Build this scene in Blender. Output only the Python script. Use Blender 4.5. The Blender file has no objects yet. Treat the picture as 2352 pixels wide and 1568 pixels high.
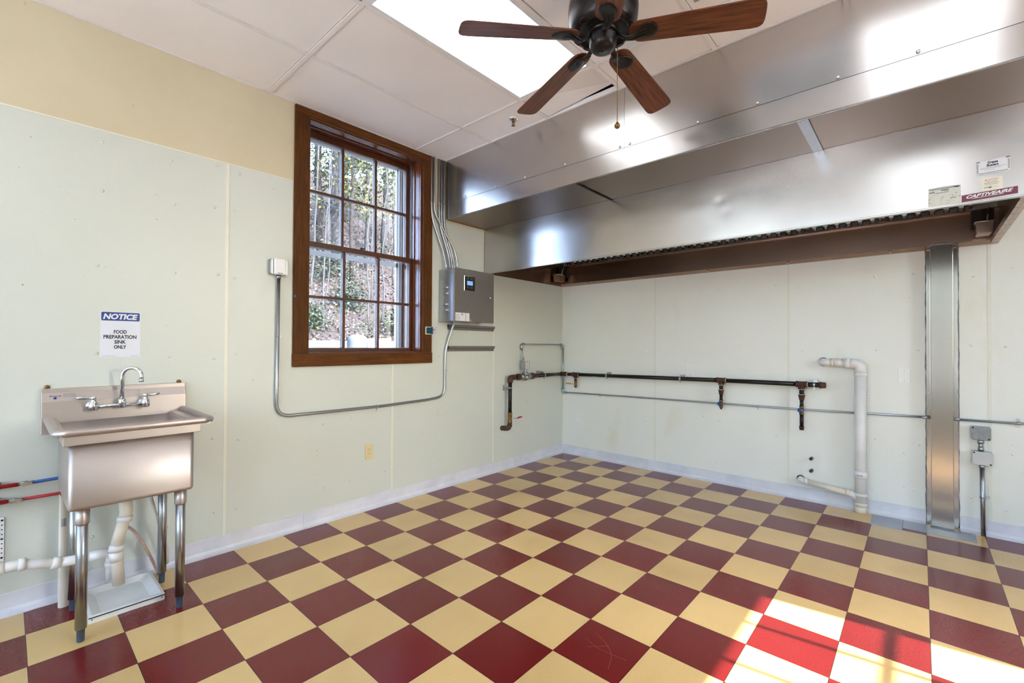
import bpy, math, random
from mathutils import Vector, Matrix
random.seed(7)
S = bpy.context.scene
PI = math.pi

# ------------------------------------------------------------------ camera
cam_d = bpy.data.cameras.new('camera')
cam = bpy.data.objects.new('camera', cam_d)
S.collection.objects.link(cam)
_yaw, _pit, _rol = -0.73137, 0.009445, 0.004877
_F = Vector((math.sin(_yaw)*math.cos(_pit), math.cos(_yaw)*math.cos(_pit), math.sin(_pit)))
_R = Vector((math.cos(_yaw), -math.sin(_yaw), 0))
_U = _R.cross(_F)
_R2 = _R*math.cos(_rol) + _U*math.sin(_rol)
_U2 = -_R*math.sin(_rol) + _U*math.cos(_rol)
_m = Matrix((_R2, _U2, -_F)).transposed().to_4x4()
_m.translation = Vector((3.3205, -4.6451, 1.3180))
cam.matrix_world = _m
cam_d.sensor_width = 36.0
cam_d.lens = 1043.6/2352*36.0
cam_d.clip_start = 0.02
cam_d.clip_end = 300
S.camera = cam

# ------------------------------------------------------------------ world, sun, exposure
SUN_ELEV = math.radians(38.0)
SUN_DIR = Vector((1, 0.12, 0)).normalized()*math.cos(SUN_ELEV) + Vector((0, 0, math.sin(SUN_ELEV)))
w = bpy.data.worlds.new('sky'); S.world = w; w.use_nodes = True
nt = w.node_tree; nt.nodes.clear()
wo = nt.nodes.new('ShaderNodeOutputWorld'); bg = nt.nodes.new('ShaderNodeBackground')
sk = nt.nodes.new('ShaderNodeTexSky'); sk.sky_type = 'NISHITA'; sk.sun_disc = False
sk.sun_elevation = SUN_ELEV; sk.sun_rotation = math.atan2(SUN_DIR.x, SUN_DIR.y)
sk.air_density = 1.0; sk.dust_density = 2.5
bg.inputs['Strength'].default_value = 1.7
nt.links.new(sk.outputs[0], bg.inputs[0]); nt.links.new(bg.outputs[0], wo.inputs[0])
sun_d = bpy.data.lights.new('sun', 'SUN'); sun_d.energy = 21; sun_d.angle = math.radians(0.35)
sun_d.color = (1.0, 0.96, 0.90)
sun = bpy.data.objects.new('sun', sun_d); S.collection.objects.link(sun)
sun.rotation_euler = SUN_DIR.to_track_quat('Z', 'Y').to_euler()
TROFFER = 2.6
S.view_settings.view_transform = 'Standard'
S.view_settings.look = 'None'
S.view_settings.exposure = 0.48
S.view_settings.gamma = 1.0
S.view_settings.use_curve_mapping = False

# ------------------------------------------------------------------ materials
def lin(c):
    return tuple(((v/255)/12.92 if v/255 <= 0.04045 else ((v/255+0.055)/1.055)**2.4) for v in c) + (1,)

class NT:
    def __init__(s, name):
        s.m = bpy.data.materials.new(name); s.m.use_nodes = True
        s.t = s.m.node_tree; s.b = s.t.nodes['Principled BSDF']
    def n(s, typ, **kw):
        nd = s.t.nodes.new(typ)
        for k, v in kw.items(): setattr(nd, k, v)
        return nd
    def l(s, a, b): s.t.links.new(a, b)
    def coord(s, scale=(1, 1, 1), out='Object', rot=(0, 0, 0)):
        tc = s.n('ShaderNodeTexCoord'); mp = s.n('ShaderNodeMapping')
        mp.inputs['Scale'].default_value = scale; mp.inputs['Rotation'].default_value = rot
        s.l(tc.outputs[out], mp.inputs['Vector']); return mp.outputs[0]
    def noise(s, vec, scale, detail=3, rough=0.5):
        n = s.n('ShaderNodeTexNoise'); n.inputs['Scale'].default_value = scale
        n.inputs['Detail'].default_value = detail; n.inputs['Roughness'].default_value = rough
        s.l(vec, n.inputs['Vector']); return n.outputs['Fac']
    def ramp(s, fac, stops):
        r = s.n('ShaderNodeValToRGB'); e = r.color_ramp.elements
        while len(e) < len(stops): e.new(0.5)
        for i, (p, c) in enumerate(stops):
            e[i].position = p; e[i].color = c if len(c) == 4 else tuple(c)+(1,)
        s.l(fac, r.inputs[0]); return r.outputs[0]
    def mix(s, fac, a, b, mode='MIX'):
        m = s.n('ShaderNodeMixRGB', blend_type=mode)
        for sock, v in ((m.inputs[0], fac), (m.inputs[1], a), (m.inputs[2], b)):
            if hasattr(v, 'links'): s.l(v, sock)
            else: sock.default_value = v
        return m.outputs[0]
    def math(s, op, a, b=0.0, c=0.0):
        m = s.n('ShaderNodeMath', operation=op)
        for i, v in enumerate((a, b, c)):
            if hasattr(v, 'links'): s.l(v, m.inputs[i])
            else: m.inputs[i].default_value = v
        return m.outputs[0]
    def bump(s, h, strength=0.2, dist=0.002):
        b = s.n('ShaderNodeBump'); b.inputs['Strength'].default_value = strength
        b.inputs['Distance'].default_value = dist
        s.l(h, b.inputs['Height']); s.l(b.outputs[0], s.b.inputs['Normal']); return b
    def set(s, **kw):
        for k, v in kw.items():
            i = s.b.inputs[{'base': 'Base Color', 'rough': 'Roughness', 'metal': 'Metallic', 'spec': 'Specular IOR Level',
                            'coat': 'Coat Weight', 'coatr': 'Coat Roughness', 'aniso': 'Anisotropic'}.get(k, k)]
            if hasattr(v, 'links'): s.l(v, i)
            else: i.default_value = v
        return s

def simple(name, rgb, rough=0.5, metal=0.0, var=0.06, vs=18, bump=0.0, bs=120, **kw):
    t = NT(name); v = t.coord()
    c = lin(rgb); d = tuple(x*(1-var*2.2) for x in c[:3])+(1,)
    t.set(base=t.ramp(t.noise(v, vs), [(0.3, d), (0.7, c)]), rough=rough, metal=metal, **kw)
    if bump: t.bump(t.noise(v, bs), bump, 0.001)
    return t.m

def steel(name, rgb=(205, 202, 198), rough=0.27, streak=(1, 1, 1), wave=0.0, wdist=0.02, aniso=0.0, wscale=1.6, stain=0.0, tan=None):
    t = NT(name); v = t.coord(streak)
    n = t.noise(v, 60, 4, 0.6); n2 = t.noise(t.coord(), 2.2, 4, 0.6)
    c = lin(rgb)
    col = t.ramp(n, [(0.25, tuple(x*0.90 for x in c[:3])), (0.75, c)])
    if stain: col = t.mix(t.ramp(n2, [(0.35, (1-stain,)*3), (0.65, (1, 1, 1))]), (0, 0, 0, 1), col, 'MIX') if False else t.mix(1.0, col, t.ramp(n2, [(0.35, (1-stain,)*3), (0.65, (1, 1, 1))]), 'MULTIPLY')
    t.set(base=col, rough=rough, metal=1.0, aniso=aniso)
    if tan:
        cv = t.n('ShaderNodeCombineXYZ')
        for i in range(3): cv.inputs[i].default_value = tan[i]
        t.l(cv.outputs[0], t.b.inputs['Tangent'])
    if wave:
        h = t.noise(t.coord(), wscale, 1, 0.4)
        b = t.bump(h, wave, wdist)
        b2 = t.n('ShaderNodeBump'); b2.inputs['Strength'].default_value = 0.05; b2.inputs['Distance'].default_value = 0.0006
        t.l(n, b2.inputs['Height']); t.l(b.outputs[0], b2.inputs['Normal']); t.l(b2.outputs[0], t.b.inputs['Normal'])
    return t.m

# pebbled fibreglass wall sheet
def frp(name, rgb, stain=False):
    t = NT(name); v = t.coord()
    c = lin(rgb); big = t.noise(v, 0.9, 4, 0.6)
    col = t.ramp(big, [(0.3, tuple(x*0.955 for x in c[:3])), (0.7, c)])
    if stain:
        st = t.ramp(t.noise(t.coord((1, 1, 0.45)), 2.3, 5, 0.6), [(0.60, (1, 1, 1)), (0.78, (0.93, 0.90, 0.76))])
        col = t.mix(1.0, col, st, 'MULTIPLY')
    sp = t.ramp(t.noise(v, 55, 1, 0.3), [(0.80, (1, 1, 1)), (0.83, (0.45, 0.42, 0.38))])
    col = t.mix(1.0, col, sp, 'MULTIPLY')
    t.set(base=col, rough=0.36, spec=0.5)
    vo = t.n('ShaderNodeTexVoronoi'); vo.inputs['Scale'].default_value = 150; t.l(v, vo.inputs['Vector'])
    t.bump(vo.outputs['Distance'], 0.28, 0.0012)
    return t.m
M = {}
M['frp_left'] = frp('pebbled_wall_sheet', (212, 217, 208))  # darker copy of the sheet, colour lowered where this wall came out overlit
M['frp_back_lightened'] = frp('pebbled_wall_sheet_hood_side_lightened', (236, 238, 230), True)  # same sheet, colour raised in place of light missing on this wall
def plaster():
    t = NT('yellow_cream_plaster'); v = t.coord()
    c = t.ramp(t.noise(v, 1.4, 5, 0.6), [(0.3, lin((208, 197, 166))), (0.7, lin((216, 206, 176)))])
    sp = t.ramp(t.noise(t.coord((1, 1, 0.7)), 13, 2, 0.5), [(0.745, (1, 1, 1)), (0.775, (0.95, 0.75, 0.42))])
    c = t.mix(1.0, c, sp, 'MULTIPLY')
    t.set(base=c, rough=0.7); t.bump(t.noise(v, 160), 0.25, 0.001); return t.m
M['plaster'] = plaster()
M['tile_ceiling'] = simple('ceiling_tile_vinyl', (248, 243, 241), 0.6, var=0.02, vs=3, bump=0.12, bs=260)
M['tbar'] = simple('ceiling_grid_paint', (240, 235, 232), 0.5, var=0.02)
M['void'] = simple('dark_ceiling_void', (38, 38, 42), 0.9)
M['base'] = simple('vinyl_cove_base', (222, 224, 232), 0.42, var=0.07, vs=7)
M['mould'] = simple('ivory_panel_moulding', (230, 230, 216), 0.4, var=0.02)
M['trimwhite'] = simple('painted_white', (235, 236, 238), 0.45, var=0.03)
M['wood'] = None
def wood(name, dark, light, axis='Z', rough=0.38, sc=1.0, coat=0.3, spec=.5):
    t = NT(name)
    st = {'X': (1.2, 14, 14), 'Y': (14, 1.2, 14), 'Z': (14, 14, 1.2)}[axis]
    v = t.coord(tuple(a*sc for a in st))
    n = t.noise(v, 3.2, 6, 0.62); g = t.noise(v, 9, 3, 0.7)
    c = t.ramp(n, [(0.3, lin(dark)), (0.62, lin(light))])
    c = t.mix(1.0, c, t.ramp(g, [(0.38, (0.72, 0.68, 0.64)), (0.55, (1, 1, 1))]), 'MULTIPLY')
    t.set(base=c, rough=rough, coat=coat, coatr=0.2, spec=spec); t.bump(g, 0.1, 0.0006); return t.m
M['casing_v'] = wood('stained_casing', (70, 38, 10), (94, 54, 14), 'Z', 0.6, coat=0, spec=.2)
M['casing_h'] = wood('stained_casing_crosswise', (76, 42, 12), (108, 62, 18), 'Y', 0.6, coat=0, spec=.2)
M['jamb'] = wood('varnished_jamb', (84, 42, 20), (108, 56, 26), 'Z', 0.26, coat=0.45)
M['sash'] = wood('varnished_sash', (70, 36, 18), (94, 50, 24), 'Z', 0.36, coat=0.2)
M['steel_hood'] = steel('brushed_hood_steel', (202, 200, 198), 0.23, (2, 2, 60), wave=0.45, wdist=0.03, stain=0.08, aniso=.5, tan=(0, .7, .7))
M['steel_box'] = steel('brushed_enclosure_steel', (200, 196, 192), 0.25, (2, 2, 60), wave=0.5, wdist=0.03, stain=0.08, aniso=.5, tan=(0, .7, .7))
def perf():
    t = NT('perforated_steel'); v = t.coord((1, 1, 1))
    vo = t.n('ShaderNodeTexVoronoi'); vo.inputs['Scale'].default_value = 150; vo.inputs['Randomness'].default_value = 0.0
    t.l(v, vo.inputs['Vector'])
    c = t.ramp(vo.outputs['Distance'], [(0.26, (0.02, 0.018, 0.015)), (0.36, lin((150, 132, 116))[:3])])
    t.set(base=c, rough=0.33, metal=1.0); return t.m
M['perf'] = perf()
M['steel_inner'] = steel('hood_interior_steel', (176, 150, 132), 0.24, (2, 2, 60), wave=0.2, wdist=0.02, stain=0.12, aniso=.4, tan=(0, .7, .7))  # warm brown tint paints in the floor's reflection
M['steel_sink'] = steel('sink_steel', (200, 192, 188), 0.42, (3, 3, 60), wave=0.1, wdist=0.01, stain=0.05, aniso=.4, tan=(.7, 0, .7))
M['steel_col'] = steel('column_cover_steel', (196, 192, 186), 0.17, (60, 60, 2), wave=0.12, wdist=0.01, aniso=0)
M['galv'] = steel('galvanised_steel', (186, 190, 194), 0.36, (1, 1, 1), stain=0.12)
M['galv_d'] = steel('galvanised_tube', (176, 180, 184), 0.3, (1, 1, 1), stain=0.1)
M['baffle'] = simple('baffle_steel', (208, 196, 182), 0.3, 0.55, var=.1, vs=60)
M['chrome'] = steel('chrome', (222, 224, 226), 0.12)
M['alu'] = steel('cast_aluminium', (160, 162, 164), 0.35)
M['iron'] = simple('black_iron_pipe', (38, 33, 32), 0.35, 0.3, var=0.2, vs=30)
M['rust'] = simple('rusty_iron_fitting', (98, 66, 50), 0.65, 0.25, var=0.28, vs=35, bump=0.3, bs=140)
M['brass'] = simple('brass', (150, 116, 66), 0.38, 0.85, var=0.2, vs=40)
M['tape'] = simple('thread_tape', (205, 200, 188), 0.7)
M['red'] = simple('red_plastic', (178, 24, 32), 0.35)
M['blue'] = simple('blue_plastic', (18, 78, 150), 0.35)
M['yellow'] = simple('yellow_sleeve', (208, 158, 38), 0.4)
M['pvc'] = simple('white_pvc', (236, 235, 232), 0.34, var=0.05, vs=9)
M['pvc_old'] = simple('yellowed_pvc', (232, 223, 206), 0.38, var=0.06, vs=9)
M['hose'] = simple('pinkish_hose', (214, 184, 168), 0.45, var=0.12, vs=90)
M['white'] = simple('white_plastic', (236, 236, 236), 0.35, var=0.01)
M['plate'] = simple('blank_plate_plastic', (238, 239, 236), 0.35, var=0.01)
M['ivory'] = simple('ivory_plastic', (222, 206, 160), 0.35, var=0.02)
M['dark'] = simple('dark_slot', (22, 20, 18), 0.6)
M['black'] = simple('black_print', (18, 18, 20), 0.6, var=0.0)
M['grey'] = simple('grey_cast_box', (146, 150, 152), 0.42, 0.5, var=0.12, vs=60, bump=0.2)
M['cabinet'] = simple('grey_cabinet_paint', (126, 122, 119), 0.42, 0.55, var=0.03)
M['foot'] = simple('blue_grey_rubber_foot', (70, 88, 110), 0.5)
M['tray'] = simple('white_enamel', (228, 232, 232), 0.2, var=0.03)
M['sealant'] = simple('grey_sealant', (140, 142, 146), 0.6, var=0.2, vs=60, bump=0.5, bs=60)
M['bronze'] = simple('oil_rubbed_bronze', (42, 38, 38), 0.3, 0.55, var=0.15, vs=20)
M['sign'] = simple('sign_white', (222, 226, 234), 0.3, var=0.0)
M['signblue'] = simple('sign_blue', (24, 60, 130), 0.35, var=0.0)
M['sticker'] = simple('sticker_white', (226, 228, 232), 0.4, var=0.02)
M['cream'] = simple('sticker_cream', (226, 224, 206), 0.4, var=0.02)
M['maroon'] = simple('maroon_print', (112, 40, 66), 0.35, var=0.0)
M['redprint'] = simple('red_print', (200, 70, 50), 0.5, var=0.0)
M['greyprint'] = simple('grey_print', (120, 124, 134), 0.6, var=0.0)
M['navyprint'] = simple('navy_print', (40, 44, 72), 0.6, var=0.0)
M['pcb'] = simple('green_circuit_board', (24, 92, 70), 0.4, var=0.3, vs=160)
M['orange'] = simple('orange_paint', (190, 84, 50), 0.5)
M['concrete'] = simple('pale_concrete', (85, 95, 107), 0.8, var=0.2, vs=3)
def oldlabel():
    t = NT('worn_label'); v = t.coord()
    c = t.ramp(t.noise(v, 120, 4, 0.7), [(0.30, lin((110, 110, 96))), (0.42, lin((206, 208, 198)))])
    t.set(base=c, rough=0.5); return t.m
M['oldlabel'] = oldlabel()
def blade():
    t = NT('walnut_fan_blade'); v = t.coord((1.6, 20, 20))
    n = t.noise(v, 2.2, 6, 0.65); g = t.noise(v, 5, 2, 0.6)
    c = t.ramp(n, [(0.32, lin((76, 40, 25))), (0.62, lin((120, 66, 38)))])
    c = t.mix(1.0, c, t.ramp(g, [(0.40, (0.6, 0.55, 0.5)), (0.52, (1, 1, 1))]), 'MULTIPLY')
    t.set(base=c, rough=0.42); return t.m
M['blade'] = blade()
def emis(name, rgb, s):
    m = bpy.data.materials.new(name); m.use_nodes = True; t = m.node_tree; t.nodes.clear()
    o = t.nodes.new('ShaderNodeOutputMaterial'); e = t.nodes.new('ShaderNodeEmission')
    e.inputs[0].default_value = tuple(rgb)+(1,); e.inputs[1].default_value = s
    t.links.new(e.outputs[0], o.inputs[0]); return m
M['lit'] = emis('lit_diffuser', (0.96, 0.985, 1.03), TROFFER)
M['screen'] = emis('lit_display', (0.20, 0.42, 0.85), 0.9)
def glass():
    m = bpy.data.materials.new('window_glass'); m.use_nodes = True; t = m.node_tree; t.nodes.clear()
    o = t.nodes.new('ShaderNodeOutputMaterial'); mx = t.nodes.new('ShaderNodeMixShader')
    tr = t.nodes.new('ShaderNodeBsdfTransparent'); gl = t.nodes.new('ShaderNodeBsdfGlossy')
    fr = t.nodes.new('ShaderNodeFresnel'); fr.inputs[0].default_value = 1.7
    # the pane is a thin sheet: its far face must not act as a total reflector, so invert the index there
    ge = t.nodes.new('ShaderNodeNewGeometry'); mi = t.nodes.new('ShaderNodeMath'); mi.operation = 'MULTIPLY_ADD'
    mi.inputs[1].default_value = 1/1.5-1.5; mi.inputs[2].default_value = 1.7
    t.links.new(ge.outputs['Backfacing'], mi.inputs[0]); t.links.new(mi.outputs[0], fr.inputs[0])
    gl.inputs['Roughness'].default_value = 0.01
    tr.inputs[0].default_value = (0.97, 0.98, 0.98, 1)
    t.links.new(fr.outputs[0], mx.inputs[0]); t.links.new(tr.outputs[0], mx.inputs[1]); t.links.new(gl.outputs[0], mx.inputs[2])
    t.links.new(mx.outputs[0], o.inputs[0]); return m
M['glass'] = glass()
def floor_mat():
    t = NT('checkerboard_vinyl_tile')
    tc = t.n('ShaderNodeTexCoord'); sp = t.n('ShaderNodeSeparateXYZ'); t.l(tc.outputs['Object'], sp.inputs[0])
    T = 0.3048
    u = t.math('DIVIDE', sp.outputs[0], T); v = t.math('DIVIDE', sp.outputs[1], -T)
    fu = t.math('FLOOR', u); fv = t.math('FLOOR', v)
    par = t.math('MODULO', t.math('ADD', t.math('ADD', fu, fv), 200.0), 2.0)   # 0 = dark
    cell = t.n('ShaderNodeCombineXYZ'); t.l(fu, cell.inputs[0]); t.l(fv, cell.inputs[1])
    wn = t.n('ShaderNodeTexWhiteNoise', noise_dimensions='3D'); t.l(cell.outputs[0], wn.inputs['Vector'])
    rnd = wn.outputs['Value']
    # speckle stretched along alternating tile directions
    va = t.coord((1, 3.5, 1)); 
    fleck = t.noise(va, 150, 2, 0.6); big = t.noise(t.coord(), 2.6, 4, 0.6)
    dk = t.ramp(fleck, [(0.30, lin((92, 16, 18))), (0.5, lin((110, 24, 26))), (0.72, lin((126, 40, 40)))])
    lt = t.ramp(fleck, [(0.25, lin((202, 170, 112))), (0.5, lin((218, 188, 130))), (0.78, lin((232, 204, 148)))])
    c = t.mix(par, dk, lt)
    c = t.mix(1.0, c, t.ramp(rnd, [(0, (0.90, 0.90, 0.90)), (1, (1.06, 1.05, 1.03))]), 'MULTIPLY')
    c = t.mix(1.0, c, t.ramp(big, [(0.25, (0.93, 0.92, 0.90)), (0.7, (1, 1, 1))]), 'MULTIPLY')
    # dark joints
    def edge(q):
        f = t.math('FRACT', q); return t.math('MINIMUM', f, t.math('SUBTRACT', 1.0, f))
    e = t.math('MINIMUM', edge(u), edge(v))
    j = t.math('GREATER_THAN', e, 0.0045)
    c = t.mix(j, lin((58, 28, 24)), c)
    # grime
    gr = t.ramp(t.noise(t.coord((1, 1, 1)), 1.7, 3, 0.5), [(0.50, (1, 1, 1)), (0.80, (0.80, 0.77, 0.72))])
    c = t.mix(0.7, c, t.mix(1.0, c, gr, 'MULTIPLY'))
    t.set(base=c, rough=0.21, spec=0.55)
    b = t.bump(t.noise(t.coord(), 14, 2, 0.5), 0.06, 0.002)
    return t.m
M['floor'] = floor_mat()

# ------------------------------------------------------------------ mesh helpers
OFF = {}
class MB:
    def __init__(s): s.v = []; s.f = []; s.sm = []
    def add(s, vs, fs, smooth=False):
        o = len(s.v); s.v += [tuple(p) for p in vs]
        for f in fs: s.f.append(tuple(o+i for i in f)); s.sm.append(smooth)
        return s
    def box(s, x0, x1, y0, y1, z0, z1):
        x0, x1 = min(x0, x1), max(x0, x1); y0, y1 = min(y0, y1), max(y0, y1); z0, z1 = min(z0, z1), max(z0, z1)
        vs = [(x, y, z) for x in (x0, x1) for y in (y0, y1) for z in (z0, z1)]
        return s.add(vs, [(0, 1, 3, 2), (4, 6, 7, 5), (0, 4, 5, 1), (2, 3, 7, 6), (0, 2, 6, 4), (1, 5, 7, 3)])
    def obox(s, c, ax, ay, az):
        c = Vector(c); ax = Vector(ax); ay = Vector(ay); az = Vector(az)
        vs = [c+i*ax+j*ay+k*az for i in (-1, 1) for j in (-1, 1) for k in (-1, 1)]
        return s.add(vs, [(0, 1, 3, 2), (4, 6, 7, 5), (0, 4, 5, 1), (2, 3, 7, 6), (0, 2, 6, 4), (1, 5, 7, 3)])
    def tube(s, pts, r, n=12, cap=True, closed=False):
        pts = [Vector(p) for p in pts]; k = len(pts)
        rs = r if isinstance(r, (list, tuple)) else [r]*k
        rings = []; up = None
        for i, p in enumerate(pts):
            if i == 0: d = pts[1]-p
            elif i == k-1: d = p-pts[-2]
            else: d = (pts[i+1]-p).normalized()+(p-pts[i-1]).normalized()
            if d.length < 1e-9: d = Vector((0, 0, 1))
            d.normalize()
            if up is None:
                up = Vector((0, 0, 1)) if abs(d.z) < 0.9 else Vector((1, 0, 0))
            a = (up-d*up.dot(d)); 
            if a.length < 1e-6: a = d.orthogonal()
            a.normalize(); b = d.cross(a); up = a
            rings.append([p+(a*math.cos(2*PI*j/n)+b*math.sin(2*PI*j/n))*rs[i] for j in range(n)])
        vs = [q for rg in rings for q in rg]; fs = []
        for i in range(k-1):
            for j in range(n):
                j2 = (j+1) % n; fs.append((i*n+j, i*n+j2, (i+1)*n+j2, (i+1)*n+j))
        o = len(s.v); s.add(vs, fs, True)
        if cap:
            s.f.append(tuple(o+j for j in range(n))[::-1]); s.sm.append(False)
            s.f.append(tuple(o+(k-1)*n+j for j in range(n))); s.sm.append(False)
        return s
    def lathe(s, prof, c=(0, 0, 0), axis=(0, 0, 1), n=32, smooth=True, cap=True):
        # prof: (radius, height along axis)
        ax = Vector(axis).normalized(); a = ax.orthogonal().normalized(); b = ax.cross(a); c = Vector(c)
        vs = [c+ax*h+(a*math.cos(2*PI*j/n)+b*math.sin(2*PI*j/n))*max(r, 1e-5) for r, h in prof for j in range(n)]
        fs = [(i*n+j, i*n+(j+1) % n, (i+1)*n+(j+1) % n, (i+1)*n+j) for i in range(len(prof)-1) for j in range(n)]
        o = len(s.v); s.add(vs, fs, smooth)
        if cap:
            s.f.append(tuple(o+j for j in range(n))[::-1]); s.sm.append(False)
            s.f.append(tuple(o+(len(prof)-1)*n+j for j in range(n))); s.sm.append(False)
        return s
    def cyl(s, p0, p1, r, n=16): return s.tube([p0, p1], r, n)
    def prism(s, poly, o, eu, ev, ew, t0, t1, smooth=False):
        # 2-D polygon (u,v) in the plane eu,ev at o, extruded along ew from t0 to t1
        o = Vector(o); eu = Vector(eu); ev = Vector(ev); ew = Vector(ew); n = len(poly)
        vs = [o+eu*u+ev*v+ew*t for t in (t0, t1) for u, v in poly]
        fs = [tuple(range(n))[::-1], tuple(range(n, 2*n))]+[(i, (i+1) % n, n+(i+1) % n, n+i) for i in range(n)]
        return s.add(vs, fs, smooth)
    def ball(s, c, r, n=14, sq=(1, 1, 1)):
        c = Vector(c); m = n//2; vs = []; fs = []
        for i in range(m+1):
            th = PI*i/m
            for j in range(n):
                ph = 2*PI*j/n
                vs.append(c+Vector((math.sin(th)*math.cos(ph)*sq[0], math.sin(th)*math.sin(ph)*sq[1], math.cos(th)*sq[2]))*r)
        for i in range(m):
            for j in range(n): fs.append((i*n+j, (i+1)*n+j, (i+1)*n+(j+1) % n, i*n+(j+1) % n))
        return s.add(vs, fs, True)

def fillet(pts, r, seg=6):
    pts = [Vector(p) for p in pts]; out = [pts[0]]
    for i in range(1, len(pts)-1):
        a = pts[i-1]-pts[i]; b = pts[i+1]-pts[i]; rr = min(r, a.length*0.49, b.length*0.49)
        p0 = pts[i]+a.normalized()*rr; p1 = pts[i]+b.normalized()*rr
        for k in range(seg+1):
            t = k/seg; out.append(p0*(1-t)**2+pts[i]*2*t*(1-t)+p1*t*t)
    out.append(pts[-1]); return out

def rrect(u0, u1, v0, v1, r, seg=4):
    o = []
    for cx, cy, a in ((u1-r, v1-r, 0), (u0+r, v1-r, 90), (u0+r, v0+r, 180), (u1-r, v0+r, 270)):
        for k in range(seg+1):
            t = math.radians(a+90*k/seg); o.append((cx+r*math.cos(t), cy+r*math.sin(t)))
    return o

C = S.collection
def link(o, parent=None):
    C.objects.link(o)
    if parent is not None: o.parent = parent
    return o
def thing(name, label, cat, loc=(0, 0, 0), group=None):
    o = bpy.data.objects.new(name, None); link(o); o.location = loc
    o.empty_display_size = 0.05
    o['label'] = label; o['category'] = cat
    if group: o['group'] = group
    OFF[o.name] = Vector(loc); return o
def obj(name, mb, mat, parent=None, bevel=0, label=None, seg=2, loc=None):
    me = bpy.data.meshes.new(name)
    off = OFF.get(parent.name, Vector((0, 0, 0))) if parent is not None else Vector(loc or (0, 0, 0))
    me.from_pydata([tuple(Vector(v)-off) for v in mb.v], [], mb.f)
    me.polygons.foreach_set('use_smooth', mb.sm)
    me.update()
    mats = mat if isinstance(mat, (list, tuple)) else [mat]
    for m in mats: me.materials.append(m)
    o = bpy.data.objects.new(name, me); link(o, parent)
    if parent is None: o.location = off
    OFF[o.name] = off
    if bevel:
        md = o.modifiers.new('bevel', 'BEVEL'); md.width = bevel; md.segments = seg; md.limit_method = 'ANGLE'
        md.angle_limit = math.radians(40); md.harden_normals = False
    if label: o['label'] = label
    return o
def tag(o, label, cat, group=None, kind=None):
    o['label'] = label; o['category'] = cat
    if group: o['group'] = group
    if kind: o['kind'] = kind
    return o
def struct(name, mb, mat, bevel=0, parent=None):
    o = obj(name, mb, mat, parent, bevel); 
    if parent is None: o['kind'] = 'structure'
    return o

def text_mb(mb, s, o, eu, ev, h, align='C', thick=0.0004, bold=0.0, shear=0.0, wscale=1.0, spacing=1.0, width=None):
    cu = bpy.data.curves.new('t', 'FONT'); cu.body = s; cu.size = 1.0; cu.offset = bold; cu.shear = shear
    cu.space_character = spacing; cu.resolution_u = 3; cu.fill_mode = 'FRONT'
    ob = bpy.data.objects.new('t', cu); C.objects.link(ob)
    dg = bpy.context.evaluated_depsgraph_get(); dg.update()
    me = bpy.data.meshes.new_from_object(ob.evaluated_get(dg))
    xs = [v.co.x for v in me.vertices]; ys = [v.co.y for v in me.vertices]
    x0, x1, y0, y1 = min(xs), max(xs), min(ys), max(ys)
    k = h/(0.72); kx = k*wscale
    if width: kx = width/(x1-x0)
    cx = (x0+x1)/2 if align == 'C' else x0
    o = Vector(o); eu = Vector(eu); ev = Vector(ev); ew = eu.cross(ev)
    mb.add([o+eu*((v.co.x-cx)*kx)+ev*(v.co.y*k)+ew*thick for v in me.vertices], [tuple(p.vertices) for p in me.polygons])
    bpy.data.objects.remove(ob); bpy.data.meshes.remove(me); bpy.data.curves.remove(cu)
    return mb

# ================================================================== SETTING
XR, YB, ZC = 6.2, -7.6, 3.048       # right wall, wall behind the camera, ceiling
WT = 0.36                            # masonry thickness
b = MB(); b.box(-0.0, XR, YB, 0.0, -0.12, 0.0)
fl = struct('floor', b, M['floor'])

# --- wall_left: plaster above, pebbled sheets below, window opening
WY0, WY1, WZ0, WZ1 = -3.185, -2.155, 1.252, 2.985
b = MB()
b.box(-WT, 0, YB, WY0, 0, ZC); b.box(-WT, 0, WY1, 0.36, 0, ZC); b.box(-WT, 0, WY0, WY1, 0, WZ0); b.box(-WT, 0, WY0, WY1, WZ1, ZC)
wl = struct('wall_left', b, M['plaster'])
b = MB(); FZ = 2.478
CO = (-3.29, -2.06)
for y0, y1 in ((-7.36, -6.142), (-6.138, -4.922), (-4.918, -3.702)): b.box(0, 0.003, y0, y1, 0, FZ)
b.box(0, 0.003, -3.698, CO[0], 0, FZ); b.box(0, 0.003, CO[0], -2.462, 0, 1.2); b.box(0, 0.003, -2.458, CO[1], 0, 1.2)
b.box(0, 0.003, CO[1], -1.242, 0, FZ); b.box(0, 0.003, -1.238, 0, 0, FZ)
# rivet heads
for yy in (-4.85, -4.32, -3.98, -3.76, -3.64, -3.06, -2.84, -2.52, -2.40, -1.95, -1.30, -1.18, -0.70, -0.1):
    for zz in (0.26, 0.72, 1.24, 1.75, 2.18, 2.43):
        if -3.3 < yy < -2.05 and zz > 1.1: continue
        b.lathe([(0.009, 0), (0.008, 0.002), (0.003, 0.0035)], (0.003, yy+random.uniform(-.02, .02), zz+random.uniform(-.03, .03)), (1, 0, 0), 8)
struct('wall_left_sheet', b, M['frp_left']); bpy.data.objects['wall_left_sheet'].name = 'trim_1'
b = MB()
for y, z1 in ((-6.14, FZ), (-4.92, FZ), (-3.70, FZ), (-2.46, 1.16), (-1.24, 2.05)): b.box(0.003, 0.0055, y-0.009, y+0.009, 0.09, z1)
b.box(0, 0.006, YB, CO[0], FZ, FZ+0.008); b.box(0, 0.006, CO[1], -1.9, FZ, FZ+0.008)
b.box(0.003, 0.010, -0.012, -0.003, 0.09, 2.05)
struct('trim_2', b, M['mould'])
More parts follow.
